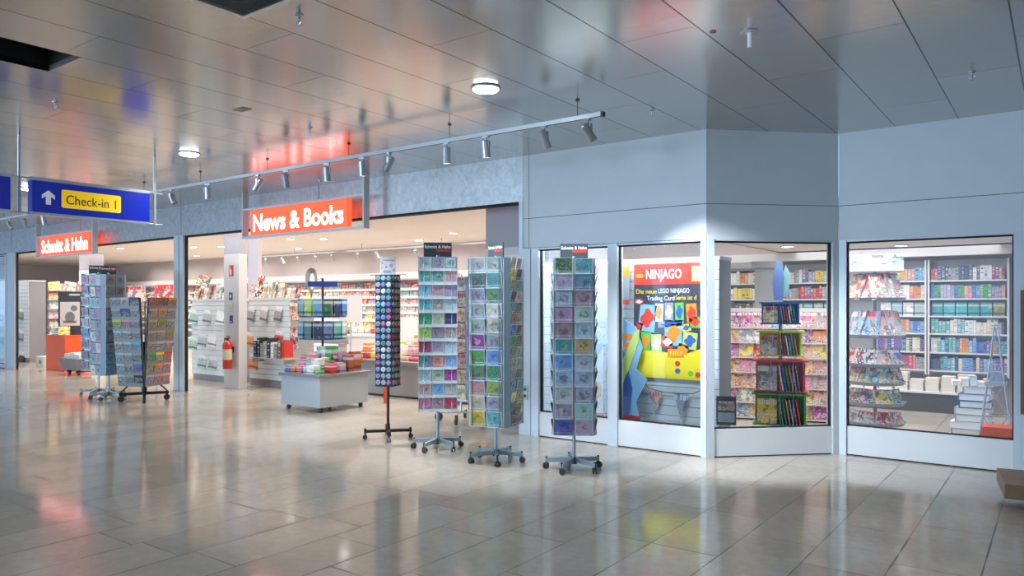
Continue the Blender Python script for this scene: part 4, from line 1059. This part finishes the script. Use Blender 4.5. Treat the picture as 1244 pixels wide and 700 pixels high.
t, sh, a, H_ = poster_board(-3.87, -3.02, .74, 2.0, WY, 'poster', 'large trading card poster with red top and yellow foot in the window', mat('poster_dark_ground', (.05, .05, .07), .4, noise=.5))
Pm = {n: mat('poster_' + n, c, .4) for n, c in dict(red=(.75, .05, .03), yellow=(.85, .68, .02), white=(.8, .82, .82), blue=(.04, .12, .45), green=(.15, .5, .06), orange=(.85, .28, .02), sky=(.25, .5, .75), grey=(.3, .33, .38), lime=(.55, .68, .15)).items()}
MB().box(-a, a, -.0095, -.008, H_ - .23, H_).build('red_header', Pm['red'], sh)
MB().box(-a, a, -.0095, -.008, 0, .22).prism([(-a, .22), (a, .22), (a, .36), (a * .4, .27), (-a * .5, .30), (-a, .38)], -.0093, -.008).build('yellow_foot', Pm['yellow'], sh)
text('NINJAGO', .42, .105, Pm['white'], parent=sh, loc=(-a + .15, -.0105, H_ - .165), bold=.02)
text('LEGO', .085, .04, Pm['yellow'], parent=sh, loc=(-a + .03, -.0105, H_ - .15), bold=.02)
text('Die neue', .25, .052, Pm['yellow'], parent=sh, loc=(-a + .03, -.0105, H_ - .33), bold=.01)
text('LEGO NINJAGO', .36, .052, Pm['white'], parent=sh, loc=(-a + .30, -.0105, H_ - .325), bold=.01)
text('Trading Card', .33, .052, Pm['white'], parent=sh, loc=(-a + .16, -.0105, H_ - .405), bold=.01)
text('Serie ist d', .24, .052, Pm['yellow'], parent=sh, loc=(-a + .50, -.0105, H_ - .40), bold=.01)
for i, (cx, cz, ww, hh, rr, key) in enumerate(((-.02, .40, .14, .12, .2, 'red'), (.20, .56, .1, .08, -.2, 'yellow'), (-.36, .56, .08, .1, .3, 'red'), (.16, .33, .12, .1, .3, 'orange'), (-.36, .84, .1, .06, .1, 'red'), (.02, .60, .3, .06, -.1, 'grey'), (-.26, .66, .2, .3, .12, 'sky'), (-.12, .72, .1, .2, .05, 'white'), (.0, .73, .1, .2, 0, 'grey'), (.12, .73, .1, .2, -.03, 'green'), (.26, .72, .12, .2, -.08, 'orange'),
                                           (-.28, .40, .12, .2, .05, 'green'), (-.15, .38, .12, .2, -.03, 'lime'), (.24, .42, .16, .18, .1, 'lime'), (.30, .62, .14, .12, 0, 'green'), (.05, .50, .2, .28, 0, 'sky'), (.35, H_ - .12, .18, .16, 0, 'lime'))):
    b = MB().at((cx, -.009, cz), (0, rr, 0)).box(-ww / 2, ww / 2, -.0015, 0, -hh / 2, hh / 2).build('printed_card', Pm[key], sh)
    MB().at((cx, -.0105, cz), (0, rr, 0)).prism([(ww * .34 * cos(q_ * pi / 8) * (1 + .25 * (-1) ** (q_ // 2)), hh * .36 * sin(q_ * pi / 8)) for q_ in range(16)], -.001, 0).build('card_motif', [Pm['white'], Pm['blue'], Pm['red'], Pm['orange']][i % 4], b)
b = MB().box(-.095, .095, -.012, -.008, .235, .325).build('badge_field', Pm['orange'], sh, loc=(.08, 0, 0)); text('NEU', .13, .05, Pm['yellow'], parent=b, loc=(-.065, -.013, .255), bold=.02)
for x, z, kx in ((.1, .17, 'red'), (.1, .09, 'blue'), (.25, .07, 'green'), (.33, .06, 'red')): MB().tube((x, -.008, z), (x, -.012, z), .03, 0, 14).build('printed_dot', Pm[kx], sh)
t, sh, a, H_ = poster_board(-4.06, -3.93, 1.55, 1.98, WY, 'poster', 'narrow dark poster with orange top, left of the large trading card poster', Pm['grey'])
MB().box(-a, a, -.0095, -.008, H_ - .12, H_).build('orange_field', Pm['orange'], sh); MB().box(-a, a, -.0095, -.008, 0, .05).build('red_field', Pm['red'], sh)
t, sh, a, H_ = poster_board(-4.40, -4.20, 1.35, 2.0, WY, 'poster', 'pale green poster with red corner left of the window mullion', mat('pale_poster', (.55, .68, .62), .5, noise=.2))
MB().box(-a, -a + .08, -.0095, -.008, H_ - .1, H_).build('red_corner', Pm['red'], sh); MB().box(-a + .05, a - .02, -.0095, -.008, .05, .18).build('printed_patch', Pm['lime'], sh)
# cutout displays on the window floor
def cutout(x, label, pts, ground, extra):
    t = thing('cardboard_display', label, 'cutout', (x, WY - .12, .12)); b = MB().prism(pts, 0, .012).build('board', ground, t)
    for nm, ps, mm in extra: MB().prism(ps, -.003, 0).build(nm, mm, b)
    MB().box(-.18, .18, .012, .12, 0, .015).prism([(-.02, 0), (.02, 0), (.02, .3), (-.02, .3)], .012, .02).build('strut', M['paper'], t)
    return b


ell = lambda cx, cz, rx_, rz_, n=14: [(cx + rx_ * cos(i * 2 * pi / n), cz + rz_ * sin(i * 2 * pi / n)) for i in range(n)]
b = cutout(-3.95, 'blue cardboard cutout display with a long yellow-green blade, beside the poster', [(-.22, 0), (.25, 0), (.16, .35), (.3, .6), (.16, .72), (.24, .95), (.16, 1.18), (-.05, 1.3), (-.22, 1.3)], Pm['sky'],
           [('blue_field', [(-.2, .2), (.08, .2), (.12, .5), (.02, .9), (-.2, 1.0)], Pm['blue']), ('red_foot', [(-.22, 0), (.25, 0), (.21, .2), (-.22, .2)], Pm['red']), ('green_patch', ell(-.13, .65, .09, .2), Pm['green']), ('white_patch', ell(-.12, .85, .08, .1), Pm['white']),
            ('orange_caption', [(-.2, 1.05), (.12, 1.03), (.12, 1.1), (-.2, 1.12)], Pm['orange']), ('orange_caption', [(-.18, .95), (.1, .93), (.1, 1.0), (-.18, 1.02)], Pm['orange'])])
MB().prism([(-.12, .42), (-.06, .42), (.1, .75), (.2, 1.02), (.21, 1.16), (.15, 1.12), (.0, .8)], -.012, -.003).build('blade', Pm['lime'], b)
cutout(-4.42, 'white, red and green cardboard cutout display left of the window mullion', [(-.2, 0), (.22, 0), (.22, .9), (.2, 1.1), (.05, 1.28), (-.04, 1.25), (-.1, 1.05), (-.2, .9)], Pm['white'],
       [('red_foot', [(-.2, 0), (.22, 0), (.22, .19), (-.2, .19)], Pm['red']), ('green_patch', ell(.02, .36, .12, .14), Pm['green']), ('orange_patch', ell(.15, .45, .05, .1), Pm['orange']), ('grey_patch', ell(.0, .72, .09, .13), Pm['grey']), ('red_patch', [(-.18, .55), (-.06, .6), (.05, .85), (.12, .95), (-.1, .9)], Pm['red']), ('sky_patch', ell(.16, 1.0, .05, .14), Pm['sky'])])
# bunting
t = thing('pennant_string', 'dark cord of triangular printed pennants hanging below the poster', 'bunting', (-3.4, WY - .02, .62))
MB().path([(-.42, 0, .13), (-.28, 0, .0), (-.1, 0, -.03), (.1, 0, -.03), (.24, 0, -.02), (.38, 0, .05)], .004).build('cord', M['black'], t)
for i, (x, z, ww, hh) in enumerate(((-.2, -.02, .17, .27), (.10, -.03, .17, .3), (-.45, .1, .17, .26), (.36, .03, .08, .1))):
    o = MB().prism([(-ww / 2, 0), (ww / 2, 0), (0, -hh)], -.002, .002).build('pennant', M['magazine'], t, loc=(x, 0, z), color=C[['salmon', 'sky_blue', 'red', 'orange'][i]])
t = thing('round_plate', 'pale translucent round disc leaning on the window floor below the pennants', 'disc', (-3.72, WY - .06, .30), 0)
MB().tube((0, 0, .14), (0, .006, .14), .14, 0, 28).build('disc', M['plexi'], t)
# power sockets on the post
t = thing('power_socket', 'grey double power socket on the white post beside the turned spinner', 'socket', (-5.12, FY - .018, .42))
MB().box(-.035, .035, -.006, 0, 0, .17).build('cover_plate', M['lightgrey'], t)
for z in (.045, .125): MB().tube((0, -.006, z), (0, -.009, z), .02, 0, 14).build('outlet', M['black'], t)

# ------------------------------------------------------------------ corner window: tiered revolving book stand
xk, yk = at(948, 500, 8.75)[:2]; ak = face_cam(xk, yk)
t = thing('tiered_book_stand', 'four-tier children\'s book stand in blue, yellow, red and green', 'display stand', (xk, yk, 0), ak)
TC = [('green', (.02, .28, .05), .17, .40, .35), ('red', (.55, .03, .02), .555, .40, .34), ('yellow', (.55, .55, .02), .965, .31, .29), ('blue', (.01, .12, .40), 1.335, .265, .26)]
MB().tube((0, 0, 0), (0, 0, 1.6), .02).lathe([(0, 0), (.3, 0), (.3, .04), (0, .05)], n=24).build('pole', M['lightgrey'], t)
for nm_, rgb, z, H_, W_ in TC:
    mm = mat(nm_ + '_tier_lacquer', rgb, .3); q = MB()
    q.box(-W_ * .86, W_ * .86, -W_ * .6, W_ * .6, z - .016, z).box(-W_ * .9, W_ * .9, -W_ * .62, W_ * .62, z + H_ * .84, z + H_ * .84 + .02)
    q.box(-.008, .008, -W_ * .55, W_ * .55, z, z + H_ * .84).box(-W_ * .8, W_ * .8, -.006, .006, z, z + H_ * .84).box(W_ * .72, W_ * .76, -W_ * .55, W_ * .55, z, z + H_ * .84)
    tr = q.build('tier', mm, t); tr['label'] = nm_ + ' tier'
    MB().path([(-W_ * .3, -W_ * .6, z + H_ * .84), (-W_ * .3, -W_ * .66, z + .1), (-W_ * .3, -W_ * .66, z)], .002).path([(W_ * .4, -W_ * .6, z + H_ * .84), (W_ * .4, -W_ * .66, z + .1), (W_ * .4, -W_ * .66, z)], .002).build('retaining_wire', M['wire'], tr)
    hb = H_ * .72
    v = Matrix.Rotation(ak, 3, 'Z') @ Vector((-W_ * .42, -W_ * .52, 0))
    inst(MAG, 'picture_book', 'picture book shown face-on in the %s tier of the children\'s stand' % nm_, 'book', None, (xk + v.x, yk + v.y, z + .002), (radians(-8), 0, ak), (W_ * .62, 3, hb), C[dict(blue='cream', yellow='tan', red='pale_grey', green='yellow')[nm_]])
    cols_ = ['green', 'red', 'orange', 'white', 'sky_blue', 'blue', 'crimson']
    for i in range(6):
        v = Matrix.Rotation(ak, 3, 'Z') @ Vector((.03 + i * W_ * .105, -W_ * .4, 0)); key = cols_[(i * 2 + len(nm_)) % 7]
        inst(BOOK, 'picture_book', 'slim %s book, %s from left of the leaning ones in the %s tier' % (cn(key), NTH[i + 1], nm_), 'book', 'leaning books in the children\'s stand', (xk + v.x, yk + v.y, z + .004), (0, radians(-9), ak), (.012, .16, hb), C[key])
t2 = thing('topper_cutout', 'blue and green upright cardboard topper above the blue tier', 'cutout', (xk, yk, 1.60), ak)
MB().prism([(-.07, 0), (.03, 0), (.045, .25), (.02, .42), (-.02, .48), (-.06, .4), (-.09, .2)], 0, .01).build('board', mat('topper_blue', (.12, .2, .42), .5, noise=.4), t2)
MB().prism([(.02, .02), (.09, .06), (.11, .3), (.06, .42), (.03, .3)], .012, .02).build('rear_board', mat('topper_green', (.2, .42, .38), .5, noise=.3), t2)
# kids' magazine shelving behind
t = thing('magazine_rack', 'white rack of pink children\'s magazines behind the tiered stand', 'magazine rack', (*at(945, 450, 10.2)[:2], 0), face_cam(*at(945, 450, 10.2)[:2]))
kx0, ky0 = at(945, 450, 10.2)[:2]; ka = face_cam(kx0, ky0)
MB().box(-.7, .62, 0, .04, 0, 1.5).build('back_panel', M['shopwhite'], t)
for r in range(7): MB().box(-.7, .62, -.14 - .03 * r, 0, 1.22 - r * .2, 1.235 - r * .2).build('shelf', M['shopwhite'], t)
for r in range(7):
    for c in range(7):
        key = r2.choice(['pink', 'pink', 'rose', 'salmon', 'magenta', 'red', 'yellow', 'sky_blue', 'orange', 'white', 'lilac'])
        v = Matrix.Rotation(ka, 3, 'Z') @ Vector((-.60 + c * .187, -.1 - .03 * r, 0))
        inst(MAG, 'magazine', '%s children\'s magazine, %s row, %s from left behind the tiered stand' % (cn(key), ORD[r + 1], NTH[c + 1]), 'magazine', 'children\'s magazines behind the tiered stand', (kx0 + v.x, ky0 + v.y, 1.24 - r * .2), (radians(-10), radians(r2.uniform(-3, 3)), ka), (.185, 1.5, .21), C[key])
p = at(880, 499, 7.80)
t = thing('notice_card', 'grey notice card with a photo standing at the left foot of the corner window', 'sign', (p[0] + .02, p[1] + .0, .29), face_cam(p[0], p[1]))
s_ = MB().box(-.1, .1, -.006, 0, 0, .30).build('card', M['slate'], t)
MB().box(-.085, .085, -.008, -.006, .15, .25).build('photo', M['magazine'], s_, color=C['tan']); MB().box(-.085, .085, -.008, -.006, .03, .13).build('text_field', mat('pale_text_field', (.45, .52, .55), .5), s_)
MB().box(-.1, .1, 0, .05, 0, .006).build('foot', M['slate'], t)
# grey stepped pillar shape hanging in the middle distance
p = at(932, 340, 11.3); t = thing('display_column', 'grey boxed column standing behind the tiered stand', 'column', (p[0], p[1], 0), face_cam(p[0], p[1]))
MB().box(-.18, .17, -.1, .1, 0, 2.1).build('shaft', M['greywall'], t); MB().box(-.22, .22, -.12, .12, 2.1, 2.2).build('cap', M['greywall'], t)

# ------------------------------------------------------------------ bookcases on the back wall (right part)
SH_Z = [1.91, 1.64, 1.38, 1.12, .84, .57]
def bookcase(x0, x1, label, rows):
    t = thing('bookcase', label, 'bookcase', ((x0 + x1) / 2, 12.98, 0)); a = (x1 - x0) / 2
    MB().box(-a, -a + .025, -.3, 0, .5, 2.22).box(a - .025, a, -.3, 0, .5, 2.22).build('upright', M['shopwhite'], t)
    MB().box(-a, a, -.02, 0, .5, 2.22).build('back_panel', M['shopwhite'], t)
    for z in rows: MB().box(-a + .025, a - .025, -.28, -.02, z - .022, z).build('shelf', M['shopwhite'], t)
    return t


BK = ['red', 'white', 'navy', 'sky_blue', 'pale_grey', 'black', 'teal', 'cream', 'lilac', 'blue', 'orange', 'grey', 'rose', 'dark_green', 'purple', 'brown', 'yellow', 'pale_blue']
SOFT = {k_: tuple(.78 * a_ + .09 for a_ in v_) for k_, v_ in C.items()}
def fill(x0, x1, z, r, where, pal, th=(.03, .06), hh=(.17, .22), grp='books in the wall bookcases'):
    x = x0 + .03; i = 0; run = 0; key = None
    while x < x1 - .06:
        tk = r2.uniform(*th)
        if run <= 0: key = r2.choice(pal); run = r2.choice([1, 1, 2, 3]); h_ = r2.uniform(*hh)
        run -= 1; i += 1
        inst(BOOK, 'book', '%s book, %s from left, %s shelf of the %s' % (cn(key), NTH[min(i, len(NTH) - 1)], ORD[r + 1] if r < 5 else 'bottom', where), 'book', grp, (x + tk / 2, 12.80, z), (0, 0, 0), (tk * .94, .14, h_), SOFT[key])
        x += tk


bookcase(-2.84, -1.635, 'white bookcase bay behind the magazine carousel', SH_Z)
bookcase(-1.62, -.60, 'white bookcase bay at far right behind the window', SH_Z)
bookcase(-4.12, -2.86, 'white bookcase bay seen through the corner window', SH_Z[:3])
bookcase(-5.2, -4.14, 'white bookcase bay left of the grey boxed column', SH_Z[:4])
PALS = [['red', 'crimson', 'pale_blue', 'grey', 'white', 'navy'], ['crimson', 'blue', 'salmon', 'lilac', 'yellow', 'green', 'sky_blue'], ['teal'], ['cream', 'white', 'black', 'white', 'lilac', 'red', 'teal'], ['teal', 'sky_blue', 'orange', 'blue', 'black', 'white', 'purple'], ['teal', 'sky_blue', 'white', 'navy', 'purple', 'cream']]
for r, z in enumerate(SH_Z):
    if r == 2:
        for i in range(6):
            key = ['teal', 'turquoise', 'turquoise', 'teal', 'teal', 'olive'][i]
            inst(BOX, 'boxed_set', '%s face-out boxed book, %s from left, third shelf of the far right bay' % (cn(key), NTH[i + 1]), 'book', 'face-out boxed books on the third shelf', (-1.5 + i * .155, 12.80, z), (0, 0, 0), (.14, .08, .2), C[key])
        for i in range(4):
            inst(BOX, 'boxed_set', '%s face-out book, %s from left, third shelf behind the carousel' % (['white', 'pale blue'][i % 2], NTH[i + 1]), 'book', 'face-out boxed books on the third shelf', (-2.2 + i * .155, 12.80, z), (0, 0, 0), (.14, .08, .2), C[['white', 'pale_blue'][i % 2]])
    else:
        fill(-1.61, -.6, z, r, 'far right bay', PALS[r], (.034, .056))
        fill(-2.4, -1.635, z, r, 'bay behind the carousel', PALS[(r + 1) % 6] if r != 1 else ['orange', 'orange', 'white'], (.038, .06))
for r in range(3):
    if r == 2:
        for i in range(7): inst(BOX, 'boxed_set', '%s face-out book, %s from left, third shelf through the corner window' % (['turquoise', 'pale green'][i % 2], NTH[i + 1]), 'book', 'face-out boxed books on the third shelf', (-4.0 + i * .16, 12.80, SH_Z[2]), (0, 0, 0), (.14, .08, .19), C[['turquoise', 'pale_green'][i % 2]])
    else: fill(-4.1, -2.88, SH_Z[r], r, 'bay through the corner window', [['yellow', 'brown', 'pale_blue', 'lilac', 'blue', 'mauve', 'grey', 'white'], ['lilac', 'sky_blue', 'grey', 'red', 'tan', 'white', 'pale_green']][r], (.035, .06))
for r in range(4): fill(-5.2, -4.15, SH_Z[r], r, 'bay left of the grey column', [['orange', 'cream', 'white'], ['white', 'yellow', 'pale_grey'], ['cream', 'black', 'tan'], ['white', 'blue', 'grey']][r], (.05, .08))
t = thing('category_sign', 'small dark word on the white band above the right bookcases', 'lettering', (-2.55, 12.595, 2.30)); text('Spannung', .5, .06, M['topgrey'], parent=t)
# low platform with stacks of pale paperbacks
t = thing('display_platform', 'low platform with dark front under the pale paperback stacks', 'platform', (-1.9, 12.42, 0))
MB().box(-1.9, 1.1, -.24, .25, .0, .27).build('body', M['dark'], t); MB().box(-1.92, 1.12, -.27, .25, .27, .30).build('top', M['shopwhite'], t)
for s in range(13):
    n = [5, 7, 4, 8, 7, 3, 8, 8, 5, 6, 7, 8, 4][s]
    for i in range(n):
        key = 'cream' if (s + i) % 3 else 'white'
        inst(FLATBOOK, 'paperback', '%s paperback lying %s from the bottom in the %s pale stack on the platform' % (key, NTH[i + 1], NTH[s + 1]), 'book', 'pale paperbacks stacked on the platform', (-3.3 + s * .2, 12.3, .30 + i * .032), (0, 0, r2.uniform(-.05, .05)), (.17, .22, .031), C['cream'] if key == 'cream' else (.7, .62, .56))

# ------------------------------------------------------------------ right window: comic carousel
xc_, yc_ = at(1063, 500, 8.75)[:2]; ac = face_cam(xc_, yc_)
t = thing('magazine_carousel', 'tall grey carousel with tilted comics behind the right window', 'display stand', (xc_, yc_, 0), ac)
MB().tube((0, 0, 0), (0, 0, 2.1), .018).lathe([(0, 0), (.3, 0), (.28, .05), (0, .08)], n=24).build('pole', M['lightgrey'], t)
b = MB().box(-.29, .29, -.30, -.285, 1.965, 2.13).build('header_board', M['magazine'], t, color=C['pale_green'])
MB().box(-.29, .29, -.3, .3, 1.93, 1.962).build('header_tray', M['shopwhite'], t)
TR = [1.60, 1.17, .84, .63, .39, .16]
TRH = [.34, .34, .22, .22, .2, .17]
TCOL = [['tan', 'red', 'cream', 'pale_grey'], ['pale_blue', 'sky_blue', 'rose', 'pale_grey'], ['red', 'navy', 'pale_grey', 'blue'], ['rose', 'olive', 'sky_blue', 'tan', 'navy'], ['brown', 'navy', 'yellow', 'teal'], ['mauve', 'grey', 'crimson', 'rose']]
for r, z in enumerate(TR):
    MB().lathe([(0, z - .01), (.30, z - .01), (.33, z + .03), (.325, z + .032), (.30, z), (0, z)], n=26).build('tray', mat('grey_tray_plastic', (.30, .31, .33), .4), t)
    n = len(TCOL[r])
    for i, key in enumerate(TCOL[r]):
        a = ac + (i - (n - 1) / 2) * (2.5 / n)
        v = Matrix.Rotation(a, 3, 'Z') @ Vector((0, -.29, 0))
        inst(MAG, 'comic', '%s comic, %s from left on the %s tier of the right window carousel' % (cn(key), NTH[i + 1], ORD[r + 1] if r < 5 else 'bottom'), 'comic', 'comics on the right window carousel', (xc_ + v.x, yc_ + v.y, z + .004), (radians(-20), radians(r2.uniform(-5, 5)), a), (.21 if r > 1 else .25, 2, TRH[r] * .95), C[key])
# right end of the window: paper stacks, orange box and wire tower
p = at(1186, 520, 7.75)
for i in range(9):
    key = ['grey', 'pale_grey', 'grey', 'white', 'grey', 'grey', 'navy', 'blue', 'grey'][i]
    inst(FLATBOOK, 'coffee_table_book', '%s large book, %s from the bottom of the pile beside the orange box' % (cn(key), NTH[i + 1]), 'book', 'large books piled in the right window', (-.80 + .008 * i, 9.42, .0 + .075 * i), (0, 0, .15 * (-1) ** i * .5), (.42 - .02 * i, .34, .073), C[key])
for i in range(5):
    key = ['white', 'cream', 'pale_blue', 'white', 'tan'][i]
    inst(FLATBOOK, 'book', '%s small book, %s from left on top of the large book pile' % (cn(key), NTH[i + 1]), 'book', 'small books on the large book pile', (-.93 + .075 * i, 9.42, .675), (0, 0, .2), (.07, .2, .05 + .03 * (i % 3)), C[key])
t = thing('display_box', 'orange-red sloped box in the right corner of the window', 'box', (-.535, 8.52, 0))
MB().prism([(-.16, 0), (.17, 0), (.17, .385), (-.08, .385)], -.14, .14).build('body', M['redcounter'], t)
t = thing('wire_tower', 'grey wire lattice tower model standing behind the orange box', 'model tower', (-.53, 8.87, 0))
m = MB(); lv = [(0, .155), (.45, .11), (.75, .075), (.95, .05), (1.35, .015)]
for sx in (-1, 1):
    for sy in (-1, 1): m.path([(sx * r_, sy * r_, z_) for z_, r_ in lv], .006)
for (za, ra), (zb, rb) in zip(lv, lv[1:]):
    for s in (-1, 1):
        m.tube((-ra, s * ra, za), (rb, s * rb, zb), .003).tube((ra, s * ra, za), (-rb, s * rb, zb), .003).tube((s * ra, -ra, za), (s * rb, rb, zb), .003).tube((s * ra, ra, za), (s * rb, -rb, zb), .003)
        m.tube((-rb, s * rb, zb), (rb, s * rb, zb), .004).tube((s * rb, -rb, zb), (s * rb, rb, zb), .004)
m.build('lattice', M['lightgrey'], t); MB().box(-.09, .09, -.09, .09, .74, .78).box(-.05, .05, -.05, .05, .78, .88).build('platform', M['lightgrey'], t)

# ------------------------------------------------------------------ right edge: wood-framed board and wooden bench
p = at(1238, 420, 6.65)
t = thing('framed_board', 'dark board in a brown wooden frame at the right image edge', 'board', (-.245, RY - .06, .56))
MB().box(-.055, 0, -.04, .05, 0, 1.12).box(0, 1.1, -.04, .05, 0, .055).box(0, 1.1, -.04, .05, 1.065, 1.12).box(1.1, 1.155, -.04, .05, 0, 1.12).build('frame', M['wood'], t)
MB().box(0, 1.1, -.01, .04, .055, 1.065).build('panel', M['black'], t)
t = thing('wooden_bench', 'corner of a low brown wooden bench at the right edge', 'bench', (.43, 7.16, 0), radians(8))
MB().box(-.83, .6, -.32, .32, .085, .195).build('seat_block', M['wood'], t, bevel=.004); MB().box(-.60, .5, -.25, .25, 0, .085).build('foot', M['wood'], t)
